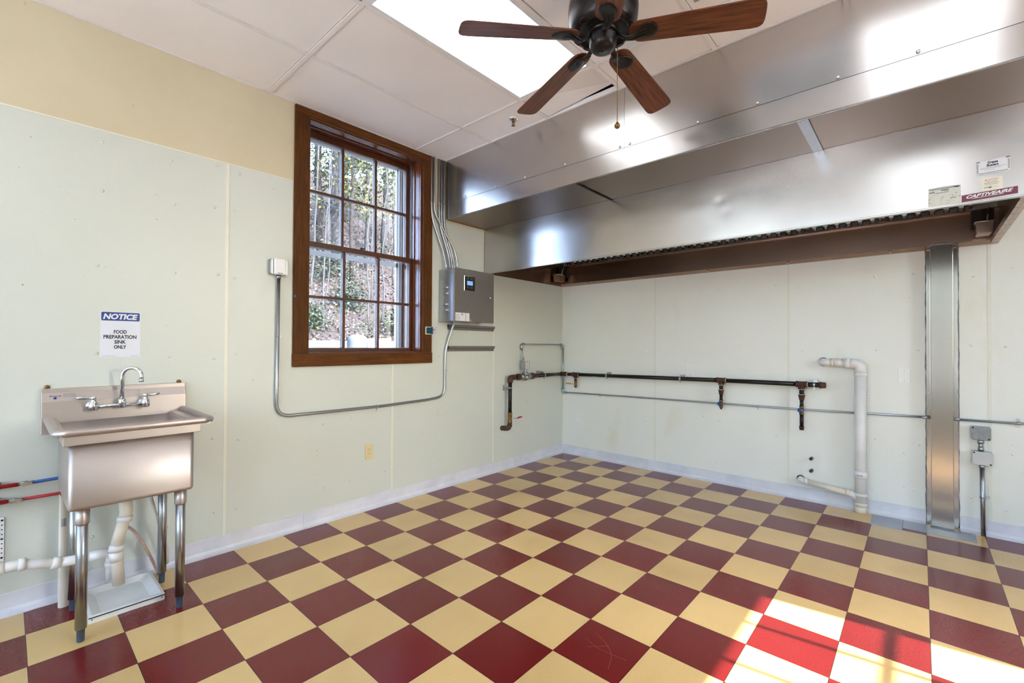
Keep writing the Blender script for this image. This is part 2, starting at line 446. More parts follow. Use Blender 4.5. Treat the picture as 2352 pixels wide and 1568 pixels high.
# --- wall_back (the hood wall)
b = MB(); b.box(-WT, XR+WT, 0.004, 0.36, 0, ZC)
struct('wall_back', b, M['plaster'])
b = MB(); xs_ = [0.0, 1.212, 2.452, 3.688, 4.92, XR]
for i in range(5): b.box(xs_[i]+0.002, xs_[i+1]-0.002, 0.0, 0.004, 0, 2.5)
for xx in (0.12, 0.62, 1.12, 1.30, 1.85, 2.36, 2.54, 3.05, 3.30, 3.60, 3.78, 4.3):
    for zz in (0.22, 0.56, 1.30, 1.86): b.lathe([(0.009, 0), (0.008, 0.002), (0.003, 0.0035)], (xx+random.uniform(-.02, .02), 0.0, zz+random.uniform(-.04, .04)), (0, -1, 0), 8)
struct('trim_3', b, M['frp_back_lightened'])
b = MB()
for x in xs_[1:5]: b.box(x-0.009, x+0.009, -0.0025, 0.0, 0.09, 2.06)
b.box(0.003, 0.012, -0.010, -0.0, 0.09, 2.05)
struct('trim_4', b, M['mould'])
# --- right wall and rear wall with windows (mostly out of view; rear ones added, enlarged for daylight)
def wall_openings(x_or_y, axis, a0, a1, openings, thick, sign):
    b = MB(); cuts = sorted(openings); cur = a0
    def seg(p, q, z0, z1):
        if axis == 'x': b.box(x_or_y, x_or_y+sign*thick, p, q, z0, z1)
        else: b.box(p, q, x_or_y, x_or_y+sign*thick, z0, z1)
    for p, q, z0, z1 in cuts:
        seg(cur, p, 0, ZC); seg(p, q, 0, z0); seg(p, q, z1, ZC); cur = q
    seg(cur, a1, 0, ZC); return b
RW = [(-2.506, -1.476, 1.10, 2.95)]
struct('wall_right', wall_openings(XR, 'x', YB-WT, 0.0, RW, 0.25, 1), M['frp_left'])
BW = [(0.20, 1.50, 0.45, 2.98), (1.65, 2.95, 0.45, 2.98), (4.30, 5.40, 0.45, 2.98)]
struct('wall_front', wall_openings(YB, 'y', 0.0, XR, BW, 0.25, -1), M['frp_left'])

def window_unit(n, axis, plane, sgn, u0, u1, z0, z1):
    """simple double hung window of the unseen walls: casing, two sashes, muntins, panes"""
    def B(mb, d0, d1, a, c, e, f):
        if axis == 'x': mb.box(plane+sgn*d0, plane+sgn*d1, a, c, e, f)
        else: mb.box(a, c, plane+sgn*d0, plane+sgn*d1, e, f)
    r = bpy.data.objects.new('window_%d' % n, None); link(r); r['kind'] = 'structure'; OFF[r.name] = Vector((0, 0, 0))
    m = MB(); B(m, -0.02, 0, u0-.1, u0, z0-.1, z1+.04); B(m, -0.02, 0, u1, u1+.1, z0-.1, z1+.04); B(m, -0.02, 0, u0, u1, z1, z1+.04); B(m, -0.02, 0, u0, u1, z0-.1, z0)
    obj('casing', m, M['casing_v'], r)
    zm = (z0+z1)/2
    for d, za, zb in ((0.10, z0, zm+.02), (0.15, zm-.02, z1)):
        m = MB(); B(m, d, d+.035, u0, u0+.04, za, zb); B(m, d, d+.035, u1-.04, u1, za, zb); B(m, d, d+.035, u0, u1, za, za+.04); B(m, d, d+.035, u0, u1, zb-.04, zb)
        for k in (1, 2):
            uu = u0+(u1-u0)*k/3; B(m, d+.005, d+.03, uu-.011, uu+.011, za, zb)
        B(m, d+.005, d+.03, u0, u1, (za+zb)/2-.011, (za+zb)/2+.011)
        sa = obj('sash', m, M['sash'], r)
        m = MB(); B(m, d+.016, d+.019, u0+.03, u1-.03, za+.03, zb-.03); obj('pane', m, M['glass'], sa)
for i, (a, c, e, f) in enumerate(RW): window_unit(2+i, 'x', XR, 1, a, c, e, f)
for i, (a, c, e, f) in enumerate(BW): window_unit(3+i, 'y', YB, -1, a, c, e, f)

# --- cove baseboards
prof = [(0.003, 0.0), (0.048, 0.0), (0.048, 0.003), (0.030, 0.006), (0.016, 0.014), (0.008, 0.028), (0.007, 0.098), (0.003, 0.101)]
b = MB(); b.prism(prof, (0, 0, 0), (1, 0, 0), (0, 0, 1), (0, 1, 0), YB, -4.452); b.prism(prof, (0, 0, 0), (1, 0, 0), (0, 0, 1), (0, 1, 0), -4.448, -3.2)
b.prism(prof, (0, 0, 0), (1, 0, 0), (0, 0, 1), (0, 1, 0), -3.198, -2.0); b.prism(prof, (0, 0, 0), (1, 0, 0), (0, 0, 1), (0, 1, 0), -1.998, 0.0)
struct('baseboard_left', b, M['base'])
b = MB()
for a, c in ((0.0, 1.13), (1.132, 2.158), (2.16, 3.352), (3.535, 3.9), (3.902, XR)): b.prism(prof, (0, 0, 0), (0, -1, 0), (0, 0, 1), (1, 0, 0), a, c)
struct('baseboard_back', b, M['base'])
b = MB(); b.prism(prof, (XR, 0, 0), (-1, 0, 0), (0, 0, 1), (0, 1, 0), YB, 0.0); struct('baseboard_right', b, M['base'])

# --- suspended ceiling: tiles, grid bars, dark void above
gx = [0.0, 0.61, 1.22, 1.83, 2.44, 3.05, 3.66, 4.27, 4.88, 5.49, XR]
gy = [-1.905, -2.235, -3.455, -4.675, -5.895, -7.115, YB]
LIGHTS = [(2, 1), (5, 1), (2, 3), (5, 3), (8, 1), (8, 3), (5, 2)]
VENT = [(2, 2), (4, 1)]
b = MB(); g = 0.0155
for i in range(len(gx)-1):
    for j in range(len(gy)-1):
        if (i, j) in LIGHTS or (i, j) == (2, 0) or (i, j) in VENT: continue
        b.box(gx[i]+g, gx[i+1]-g, gy[j+1]+g, gy[j]-g, 3.050, 3.066)
struct('ceiling', b, M['tile_ceiling'])
b = MB()
for x in gx: b.box(x-0.012, x+0.012, YB, -1.905, 3.044, 3.052); b.box(x-0.0015, x+0.0015, YB, -1.905, 3.052, 3.082)
for y in gy: b.box(0, XR, y-0.012, y+0.012, 3.0442, 3.0522); b.box(0, XR, y-0.0015, y+0.0015, 3.052, 3.082)
struct('trim_5', b, M['tbar'])
b = MB(); b.box(-WT, XR+WT, YB-WT, 0.36, 3.30, 3.42); b.box(-WT, XR+WT, 0.36, 0.40, 2.9, 3.42)
b.box(-WT, 0, YB-WT, 0.36, ZC, 3.30); b.box(XR, XR+WT, YB-WT, 0.36, ZC, 3.30); b.box(0, XR, YB-WT, YB, ZC, 3.30); b.box(0, XR, 0.004, 0.36, ZC, 3.30)
struct('trim_6', b, M['void'])
# tile that has slipped out of its grid beside the hood (right end lifted)
b = MB(); x0, x1 = gx[2]+g, gx[3]-g; y0, y1 = gy[1]+g, gy[0]-g
vs = []
for z in (0, 0.016):
    for (x, y, dz) in ((x0, y0, 0), (x1, y0, 0.0), (x1, y1, 0.045), (x0, y1, 0.0)): vs.append((x, y, 3.053+dz+z))
b.add(vs, [(0, 3, 2, 1), (4, 5, 6, 7), (0, 1, 5, 4), (1, 2, 6, 5), (2, 3, 7, 6), (3, 0, 4, 7)])
tag(obj('ceiling_tile', b, M['tile_ceiling']), 'narrow pale ceiling tile with one corner lifted, leaving a dark gap by the steel enclosure', 'ceiling tile')

# ================================================================== CEILING LIGHTS, VENTS, SPRINKLER
def troffer(i, j, label):
    x0, x1, y0, y1 = gx[i]+.013, gx[i+1]-.013, gy[j+1]+.013, gy[j]-.013
    t = thing('ceiling_light', label, 'light', ((x0+x1)/2, (y0+y1)/2, 3.05), 'recessed fluorescent ceiling lights')
    m = MB(); w_ = 0.022
    m.box(x0, x0+w_, y0, y1, 3.046, 3.060); m.box(x1-w_, x1, y0, y1, 3.046, 3.060); m.box(x0+w_, x1-w_, y0, y0+w_, 3.046, 3.060); m.box(x0+w_, x1-w_, y1-w_, y1, 3.046, 3.060)
    m.box(x0, x1, y0, y1, 3.10, 3.13)
    obj('frame', m, M['trimwhite'], t)
    m = MB(); m.box(x0+w_, x1-w_, y0+w_, y1-w_, 3.052, 3.056); obj('diffuser', m, M['lit'], t)
LL = ['glowing white rectangular ceiling light beside the fan', 'rectangular ceiling light over the right end of the hood, past the picture edge',
      'rectangular ceiling light behind the camera on the window side', 'rectangular ceiling light directly behind the camera',
      'rectangular ceiling light near the right wall', 'rectangular ceiling light behind the camera near the right wall', 'rectangular ceiling light directly above the camera']
for k, (i, j) in enumerate(LIGHTS): troffer(i, j, LL[k])
def vent(i, j, label, y0=None, name='ceiling_vent', dx=0, dy=0):
    x0, x1, y1 = gx[i]+.0135+dx, gx[i+1]-.0135, gy[j]-.0135-dy
    y0 = y0 or gy[j+1]+.0135
    t = thing(name, label, 'vent', ((x0+x1)/2, (y0+y1)/2, 3.05))
    m = MB(); w_ = .03
    m.box(x0, x0+w_, y0, y1, 3.046, 3.056); m.box(x1-w_, x1, y0, y1, 3.046, 3.056); m.box(x0+w_, x1-w_, y0, y0+w_, 3.046, 3.056); m.box(x0+w_, x1-w_, y1-w_, y1, 3.046, 3.056)
    obj('frame', m, M['galv'], t)
    m = MB(); n = int((x1-x0-2*w_)/0.02)
    for k in range(n):
        xx = x0+w_+0.02*k+.004; m.box(xx, xx+.010, y0+w_, y1-w_, 3.048, 3.052)
    obj('grille', m, M['galv'], t)
    m = MB(); m.box(x0, x1, y0, y1, 3.10, 3.12); obj('backing', m, M['dark'], t)
vent(2, 2, 'grey metal ceiling grille at the corner of the glowing light, at the top picture edge')
vent(4, 1, 'grey metal ceiling grille behind the fan blade that points at the hood', y0=-2.9, dx=.03, dy=.10)
b = MB(); b.box(gx[4]+g, gx[5]-g, gy[2]+g, -2.925, 3.050, 3.066); b.box(gx[4]+g, gx[5]-g, gy[1]-g-.099, gy[1]-g, 3.050, 3.066); b.box(gx[4]+g, gx[4]+g+.029, -2.925, gy[1]-g-.099, 3.050, 3.066); struct('trim_7', b, M['tile_ceiling'])

t = thing('fire_sprinkler', 'small chrome sprinkler head hanging from the ceiling near the hood', 'sprinkler', (1.013, -2.071, 3.05))
m = MB(); m.lathe([(0.035, 3.050), (0.034, 3.046), (0.026, 3.040), (0.014, 3.038), (0.012, 3.045)], (1.013, -2.071, 0), n=24, cap=False); obj('escutcheon', m, M['chrome'], t)
m = MB(); m.lathe([(0.011, 3.06), (0.011, 3.026), (0.008, 3.022), (0.004, 3.020)], (1.013, -2.071, 0), n=16)
m.tube([(1.013+.010, -2.071, 3.026), (1.013+.012, -2.071, 3.014), (1.013+.003, -2.071, 3.0)], .0022, 6); m.tube([(1.013-.010, -2.071, 3.026), (1.013-.012, -2.071, 3.014), (1.013-.003, -2.071, 3.0)], .0022, 6)
m.cyl((1.013, -2.071, 3.022), (1.013, -2.071, 3.0), .0025, 6); obj('body', m, M['brass'], t)
m = MB(); m.lathe([(0.013, 2.9985), (0.013, 3.000)], (1.013, -2.071, 0), n=16)
for k in range(8):
    a = k*PI/4; m.obox((1.013+.014*math.cos(a), -2.071+.014*math.sin(a), 2.9992), (.003*math.cos(a), .003*math.sin(a), 0), (-.0015*math.sin(a), .0015*math.cos(a), 0), (0, 0, .0006))
obj('deflector', m, M['brass'], t)

# ================================================================== CEILING FAN
FX, FY = 2.227, -2.803
fan = thing('ceiling_fan', 'dark bronze five-blade ceiling fan with walnut brown blades', 'fan', (FX, FY, 3.048))
m = MB(); m.lathe([(0.075, 3.046), (0.085, 3.03), (0.10, 2.975), (0.14, 2.95), (0.157, 2.915), (0.161, 2.875), (0.158, 2.835), (0.150, 2.800), (0.140, 2.780), (0.125, 2.772), (0.110, 2.772), (0.100, 2.779), (0.080, 2.775), (0.072, 2.772)], (FX, FY, 0), n=48)
hous = obj('motor_housing', m, M['bronze'], fan)
m = MB()
for k in range(10):
    a = 2*PI*k/10+.2
    pts = []
    for q in range(13):
        t_ = 2*PI*q/12; rr = 0.128+0.013*math.cos(t_); aa = a+0.20*math.sin(t_)
        zz = 2.800 - 0.010*math.cos(t_)*-1
        pts.append((FX+rr*math.cos(aa), FY+rr*math.sin(aa), 2.7705+max(0, (rr-0.124))*0.55))
    m.tube(pts, 0.003, 6, cap=False)
obj('vent_ring', m, M['bronze'], hous)
m = MB(); m.lathe([(0.069, 2.770), (0.073, 2.766), (0.073, 2.745), (0.068, 2.742)], (FX, FY, .018), n=40)
obj('flywheel', m, M['bronze'], fan)
m = MB(); m.lathe([(0.060, 2.745), (0.0645, 2.742), (0.066, 2.736), (0.064, 2.728), (0.062, 2.700), (0.058, 2.685), (0.048, 2.674), (0.030, 2.669), (0.004, 2.667), (0.004, 2.665), (0.001, 2.6645)], (FX, FY, .020), n=40)
obj('switch_housing', m, M['bronze'], fan)
def lerp(a, b_, t_): return a+(b_-a)*t_
Z_ROOT, Z_TIP, R_ROOT, R_TIP = 2.7450, 2.687, 0.119, 0.672
for k in range(5):
    ang = 4.1060+k*2*PI/5
    u = Vector((math.cos(ang), math.sin(ang), 0)); tq = Vector((-math.sin(ang), math.cos(ang), 0))
    slope = (Z_TIP-Z_ROOT)/(R_TIP-R_ROOT)
    e1 = Vector((u.x, u.y, slope)).normalized()
    pit = math.radians(12)
    e2 = (tq*math.cos(pit)-Vector((0, 0, 1))*math.sin(pit)); e2 = (e2-e1*e2.dot(e1)).normalized(); e3 = e1.cross(e2)
    org = Vector((FX, FY, Z_ROOT))+u*R_ROOT
    L = R_TIP-R_ROOT
    # outline: rounded root, widening, squarish rounded tip
    hw0, hw1 = 0.056, 0.070
    poly = []
    for q in range(9):
        t_ = PI/2+PI*q/8; poly.append((0.052+0.052*math.cos(t_), (hw0)*math.sin(t_)))
    low = [(lerp(0.052, L-0.05, q/6), -lerp(hw0, hw1, q/6)) for q in range(1, 7)]
    tip = []
    for q in range(1, 10):
        t_ = -PI/2+PI*q/10; c_, s_ = math.cos(t_), math.sin(t_)
        tip.append((L-0.05+0.05*abs(c_)**0.6, hw1*(1 if s_ > 0 else -1)*abs(s_)**0.55 if abs(s_) > 1e-6 else 0))
    high = [(lerp(L-0.05, 0.052, q/6), lerp(hw1, hw0, q/6)) for q in range(0, 6)]
    poly = poly+low+tip+high
    bl = MB(); bl.prism([(p[0], p[1]) for p in poly], (0, 0, 0), (1, 0, 0), (0, 1, 0), (0, 0, 1), -0.003, 0.003)
    o = obj('blade', bl, M['blade'], None, bevel=0.0012)
    o.parent = fan
    mt = Matrix((e1, e2, e3)).transposed().to_4x4(); mt.translation = org-Vector((FX, FY, 3.048)); o.matrix_local = mt
    # blade iron: scrolled arm ending in a leaf-shaped plate under the blade
    ir = MB(); P = []
    cl = [(-0.060, 0.0, 0.012, 0.018), (-0.035, 0.0, -0.010, 0.014), (-0.008, 0.004, -0.024, 0.014), (0.018, 0.010, -0.018, 0.018), (0.042, 0.008, -0.008, 0.028), (0.064, 0.0, -0.0055, 0.038), (0.086, -0.005, -0.005, 0.042), (0.106, -0.008, -0.005, 0.038), (0.120, -0.008, -0.005, 0.026), (0.128, -0.008, -0.005, 0.008)]
    vs = []; n = 10
    for (a_, c_, h_, hw) in cl:
        th = 0.0065 if a_ < 0.03 else 0.0035
        for q in range(n):
            t_ = 2*PI*q/n
            vs.append((a_, c_+hw*math.cos(t_), h_+th*math.sin(t_)*(1+0.25*math.cos(3*t_))))
    fs = [(i*n+q, i*n+(q+1) % n, (i+1)*n+(q+1) % n, (i+1)*n+q) for i in range(len(cl)-1) for q in range(n)]
    fs += [tuple(range(n))[::-1], tuple((len(cl)-1)*n+q for q in range(n))]
    ir.add(vs, fs, True)
    for cc in (-0.010, 0.0, 0.010):
        ir.tube([(-0.02, cc*.5, -0.0275), (0.01, cc*.8+.005, -0.028), (0.040, cc*1.5+.004, -0.0145), (0.075, cc*2-.002, -0.009)], 0.0016, 5)
    o2 = obj('blade_iron', ir, M['bronze'], None, bevel=0); o2.parent = fan; o2.matrix_local = mt
m = MB(); CX, CY = FX+0.052, FY+0.042
m.tube([(FX+.050, FY+.040, 2.712), (CX, CY, 2.70), (CX, CY, 2.352)], 0.0016, 6)
for k in range(84): m.ball((CX, CY, 2.70-0.0041*k), 0.0021, 6)
ch = obj('pull_chain', m, M['brass'], fan)
m = MB(); m.ball((CX, CY, 2.340), 0.0135, 16); m.lathe([(0.003, 2.35), (0.006, 2.356), (0.002, 2.360)], (CX, CY, 0), n=10); obj('chain_ball', m, M['brass'], ch)

# ================================================================== WINDOW 1
win = bpy.data.objects.new('window_1', None); link(win); win['kind'] = 'structure'; OFF[win.name] = Vector((0, 0, 0))
m = MB()
m.box(0.001, 0.024, -3.284, -3.18, 1.255, 2.984); obj('casing_board', m, M['casing_v'], win, bevel=.002)
m = MB(); m.box(0.001, 0.024, -2.160, -2.062, 1.255, 2.984); obj('casing_board', m, M['casing_v'], win, bevel=.002)
m = MB(); m.box(0.001, 0.024, -3.284, -2.062, 2.985, 3.034); obj('casing_board', m, M['casing_h'], win, bevel=.002)
m = MB(); m.box(0.001, 0.028, -3.288, -2.058, 1.160, 1.254); obj('sill_board', m, M['casing_h'], win, bevel=.003)
m = MB()   # jamb linings with stops
m.box(-.30, 0.0, WY0, WY0+.012, WZ0, WZ1); m.box(-.30, 0.0, WY1-.012, WY1, WZ0, WZ1); m.box(-.30, 0.0, WY0, WY1, WZ1-.012, WZ1); m.box(-.31, 0.0, WY0, WY1, WZ0, WZ0+.012)
for d0, d1 in ((-.020, -.004), (-.118, -.098)):
    m.box(d0, d1, WY0+.012, WY0+.020, WZ0+.012, WZ1-.012); m.box(d0, d1, WY1-.020, WY1-.012, WZ0+.012, WZ1-.012); m.box(d0, d1, WY0+.02, WY1-.02, WZ1-.020, WZ1-.012)
for d0, d1 in ((-.028, -.024), (-.036, -.032)):
    m.box(d0, d1, WY1-.016, WY1-.012, WZ0+.012, WZ1-.012); m.box(d0, d1, WY0+.02, WY1-.02, WZ1-.016, WZ1-.012)
obj('jamb', m, M['jamb'], win, bevel=.001)
m = MB()   # pale aluminium sash tracks
for y in (WY0+.013, WY1-.019): m.box(-.178, -.172, y, y+.006, 2.10, WZ1-.013); m.box(-.166, -.160, y, y+.006, 2.10, WZ1-.013)
m.box(-.192, -.150, WY1-.0145, WY1-.0125, 2.10, WZ1-.013)
obj('sash_track', m, M['galv'], win)
def sash(name, xa, xb, z0, z1, bot, top, muny, munz, ya=-3.171, yb=-2.169, st=.036):
    m = MB(); m.box(xa, xb, ya, ya+st, z0, z1); m.box(xa, xb, yb-st, yb, z0, z1); m.box(xa, xb, ya+st, yb-st, z0, z0+bot); m.box(xa, xb, ya+st, yb-st, z1-top, z1)
    for y in muny: m.box(xa-.006, xb-.012, y-.011, y+.011, z0+bot, z1-top)
    for k, y in enumerate(list(muny)+[yb-st+.011]):
        y_prev = (ya+st) if k == 0 else muny[k-1]+.011
        m.box(xa-.006, xb-.012, y_prev, y-.011, munz-.010, munz+.010)
    o = obj(name, m, M['sash'], win, bevel=.0025)
    # white-painted outside face of the sash
    m = MB(); e = xa-.0085
    m.box(e, xa-.0005 if False else xa-.0003, ya, ya+st+.002, z0, z1); m.box(e, xa-.0003, yb-st-.002, yb, z0, z1); m.box(e, xa-.0003, ya+st, yb-st, z0, z0+bot+.002); m.box(e, xa-.0003, ya+st, yb-st, z1-top-.002, z1)
    for y in muny: m.box(e-.003, xa-.0065, y-.012, y+.012, z0+bot, z1-top)
    m.box(e-.003, xa-.0065, ya+st, yb-st, munz-.011, munz+.011)
    obj('outer_paint', m, M['trimwhite'], o)
    ys = [ya+st]+[v for y in muny for v in (y-.011, y+.011)]+[yb-st]; zs = [z0+bot, munz-.010, munz+.010, z1-top]
    for p in range(3):
        for q in range(2):
            m = MB(); m.box(xa+.006, xa+.009, ys[2*p]-.002, ys[2*p+1]+.002, zs[2*q]-.002, zs[2*q+1]+.002); obj('pane', m, M['glass'], o)
    return o
lo = sash('lower_sash', -.162, -.124, 1.264, 2.108, .030, .040, (-2.825, -2.512), 1.688)
up = sash('upper_sash', -.216, -.182, 2.075, 2.972, .034, .048, (-2.812, -2.508), 2.517)
m = MB(); m.box(-.180, -.140, -2.700, -2.640, 2.108, 2.112); m.cyl((-.150, -2.67, 2.112), (-.150, -2.67, 2.122), .010, 12); m.obox((-.150, -2.655, 2.124), (.006, 0, 0), (0, .022, 0), (0, 0, .003))
obj('sash_lock', m, M['bronze'], win)
m = MB()   # white storm window frame outside
sx0, sx1 = -.345, -.318
m.box(sx0, sx1, WY0, WY0+.035, WZ0, WZ1); m.box(sx0, sx1, WY1-.060, WY1, WZ0, WZ1); m.box(sx0, sx1, WY0, WY1, WZ1-.03, WZ1); m.box(sx0, sx1, WY0, WY1, WZ0, WZ0+.03)
m.box(sx0, sx1, WY0, WY1, 2.045, 2.085); m.box(sx1, sx1+.02, WY1-.022, WY1-.012, WZ0, WZ1); m.box(sx1, sx1+.02, WY1-.046, WY1-.040, WZ0, WZ1)
stf = obj('storm_frame', m, M['trimwhite'], win)
m = MB(); m.box(-.330, -.327, WY0+.03, WY1-.06, WZ0+.03, 2.05); obj('storm_pane', m, M['glass'], stf)
m = MB(); m.box(-.338, -.335, WY0+.03, WY1-.06, 2.08, WZ1-.03); obj('storm_pane', m, M['glass'], stf)
m = MB(); m.box(-.40, -.305, WY0-.02, WY1+.02, WZ0-.03, WZ0+.004); obj('outer_sill', m, M['trimwhite'], win)

# ================================================================== EXHAUST HOOD
HX1, HYF, HZ0, HZ1 = 3.730, -1.385, 2.055, 2.503
hood = thing('exhaust_hood', 'long brushed steel kitchen exhaust hood mounted along the wall', 'range hood', (1.86, -0.69, 2.055))
m = MB()
# front sheet with a soft push dent pair, as a grid
nx, nz = 150, 22; vs = []
for i in range(nx+1):
    for j in range(nz+1):
        x = 0.012+(HX1-0.012)*i/nx; z = HZ0+(HZ1-HZ0)*j/nz
        d = 0
        for dx, dz, rr, dp in ((2.302, 2.313, .022, .0030), (2.344, 2.235, .018, .0022), (2.32, 2.28, .11, .0022)):
            q = ((x-dx)**2+(z-dz)**2)/rr**2; d += dp*math.exp(-q)
        d += 0.0022*math.sin(x*2.3+.6)*math.sin((z-HZ0)/(HZ1-HZ0)*PI)
        vs.append((x, HYF+d, z))
fs = [(i*(nz+1)+j, (i+1)*(nz+1)+j, (i+1)*(nz+1)+j+1, i*(nz+1)+j+1) for i in range(nx) for j in range(nz)]
m.add(vs, fs, True)
fp = obj('front_panel', m, M['steel_hood'], hood)
md = fp.modifiers.new('s', 'SOLIDIFY'); md.thickness = 0.003; md.offset = -1; md = fp.modifiers.new('e', 'EDGE_SPLIT'); md.split_angle = .6
m = MB(); m.box(0.012, HX1, HYF-.002, HYF+.022, HZ0-.006, HZ0+.004); m.box(0.012, HX1, HYF+.018, HYF+.022, HZ0, HZ0+.03)
obj('bottom_rim', m, M['steel_hood'], hood, bevel=.002)
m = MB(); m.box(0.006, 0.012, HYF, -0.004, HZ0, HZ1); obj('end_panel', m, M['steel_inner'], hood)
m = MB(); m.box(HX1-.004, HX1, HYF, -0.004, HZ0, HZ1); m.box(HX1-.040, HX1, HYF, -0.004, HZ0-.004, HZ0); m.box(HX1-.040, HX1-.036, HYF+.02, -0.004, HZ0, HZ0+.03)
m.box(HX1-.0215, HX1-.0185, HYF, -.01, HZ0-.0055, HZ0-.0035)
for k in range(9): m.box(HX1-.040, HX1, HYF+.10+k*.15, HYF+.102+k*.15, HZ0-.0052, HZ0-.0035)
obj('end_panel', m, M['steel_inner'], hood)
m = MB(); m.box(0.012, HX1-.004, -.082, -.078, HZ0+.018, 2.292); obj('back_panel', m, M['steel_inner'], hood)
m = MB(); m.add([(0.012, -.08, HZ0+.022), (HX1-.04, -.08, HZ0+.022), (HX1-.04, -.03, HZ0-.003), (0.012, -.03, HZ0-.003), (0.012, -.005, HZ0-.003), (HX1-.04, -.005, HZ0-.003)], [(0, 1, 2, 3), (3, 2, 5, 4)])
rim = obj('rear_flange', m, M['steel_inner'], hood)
for x in (0.40, 1.08, 1.78, 2.46, 3.15, 3.46):
    m = MB(); m.lathe([(0.010, 0), (0.009, .004), (0.004, .007)], (x, -.055, HZ0+.007), (0, -.45, -.9), 10); obj('bolt', m, M['chrome'], rim)
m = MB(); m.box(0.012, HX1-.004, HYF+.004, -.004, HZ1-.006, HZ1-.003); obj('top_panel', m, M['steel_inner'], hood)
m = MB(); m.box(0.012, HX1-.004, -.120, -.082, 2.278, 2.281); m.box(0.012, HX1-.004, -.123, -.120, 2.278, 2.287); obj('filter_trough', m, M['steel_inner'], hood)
# stickers on the hood front (they move with it)
YS = HYF-.0015
m = MB(); m.prism([(3.482, 2.062), (3.676, 2.068), (3.676, 2.103), (3.482, 2.097)], (0, YS, 0), (1, 0, 0), (0, 0, 1), (0, -1, 0), 0, .0006)
st = obj('brand_sticker', m, M['maroon'], hood, label='maroon sticker with white lettering CAPTIVEAIRE')
m = MB(); EU = (.9995, 0, .031); text_mb(m, 'CAPTIVEAIRE', (3.580, YS-.0006, 2.0795), EU, (0, 0, 1), .0155, bold=.035, shear=.35, width=.162, thick=.0004)
m.prism([(3.52, 2.0725), (3.628, 2.0755), (3.628, 2.0775), (3.52, 2.0745)], (0, YS-.0006, 0), (1, 0, 0), (0, 0, 1), (0, -1, 0), 0, .0003)
obj('lettering', m, M['sticker'], st)
m = MB(); m.prism([(3.356, 2.064), (3.480, 2.063), (3.479, 2.155), (3.420, 2.160), (3.357, 2.158)], (0, YS, 0), (1, 0, 0), (0, 0, 1), (0, -1, 0), 0, .0006)
st = obj('worn_sticker', m, M['oldlabel'], hood, label='scuffed pale sticker with worn print')
m = MB()
for (x, z, w_, h_) in ((3.36, 2.148, .115, .004), (3.36, 2.132, .022, .006), (3.405, 2.138, .03, .006), (3.385, 2.127, .05, .003), (3.455, 2.146, .02, .006), (3.44, 2.093, .022, .004)): m.box(x, x+w_, YS-.0012, YS-.0006, z, z+h_)
obj('print', m, M['greyprint'], st)
m = MB(); m.prism(rrect(3.551, 3.626, 2.100, 2.166, .006), (0, YS, 0), (1, 0, 0), (0, 0, 1), (0, -1, 0), -.0002, .0003)
st = obj('caution_sticker', m, M['cream'], hood, label='cream caution sticker with red heading')
m = MB(); text_mb(m, 'CAUTION', (3.592, YS-.0004, 2.1525), (1, 0, 0), (0, 0, 1), .0068, width=.036)
m.prism([(3.565, 2.1525), (3.572, 2.1525), (3.5685, 2.159)], (0, YS-.0004, 0), (1, 0, 0), (0, 0, 1), (0, -1, 0), 0, .0004); obj('heading', m, M['redprint'], st)
m = MB(); text_mb(m, 'TURN ON FAN', (3.588, YS-.0004, 2.1435), (1, 0, 0), (0, 0, 1), .0045, width=.038, bold=.01); text_mb(m, 'BEFORE STARTING', (3.588, YS-.0004, 2.1365), (1, 0, 0), (0, 0, 1), .0045, width=.050, bold=.01); text_mb(m, 'UP APPLIANCES', (3.588, YS-.0004, 2.1295), (1, 0, 0), (0, 0, 1), .0045, width=.042, bold=.01)
m.box(3.562, 3.580, YS-.0009, YS-.0004, 2.116, 2.119); m.box(3.578, 3.588, YS-.0009, YS-.0004, 2.113, 2.121); m.box(3.59, 3.612, YS-.0009, YS-.0004, 2.1155, 2.1165); obj('lettering', m, M['greyprint'], st)
m = MB(); m.prism([(3.534, 2.185), (3.652, 2.186), (3.652, 2.258), (3.534, 2.254)], (0, YS, 0), (1, 0, 0), (0, 0, 1), (0, -1, 0), 0, .0006)
st = obj('service_sticker', m, M['sticker'], hood, label='white cleaning service sticker with navy heading')
m = MB(); text_mb(m, 'Grease', (3.592, YS-.0006, 2.236), (1, 0, 0), (0, 0, 1), .012, bold=.04, width=.036); text_mb(m, 'Busters', (3.592, YS-.0006, 2.222), (1, 0, 0), (0, 0, 1), .012, bold=.04, width=.040); obj('heading', m, M['navyprint'], st)
m = MB()
def row(x0, x1, z, h, n):
    for q in range(n): m.box(x0+(x1-x0)*q/n, x0+(x1-x0)*(q+.7)/n, YS-.0011, YS-.0006, z, z+h)
row(3.55, 3.64, 2.216, .0015, 16); row(3.55, 3.62, 2.211, .0015, 12); row(3.562, 3.60, 2.204, .0012, 8); row(3.545, 3.645, 2.189, .004, 17); m.box(3.535, 3.548, YS-.0011, YS-.0006, 2.247, 2.2525); m.box(3.636, 3.651, YS-.0011, YS-.0006, 2.250, 2.2565); row(3.55, 3.632, 2.2535, .001, 20)
for q in range(9): m.box(3.536, 3.543, YS-.0011, YS-.0006, 2.194+q*.0055, 2.197+q*.0055); m.box(3.643, 3.650, YS-.0011, YS-.0006, 2.196+q*.0055, 2.199+q*.0055)
obj('print', m, M['greyprint'], st)

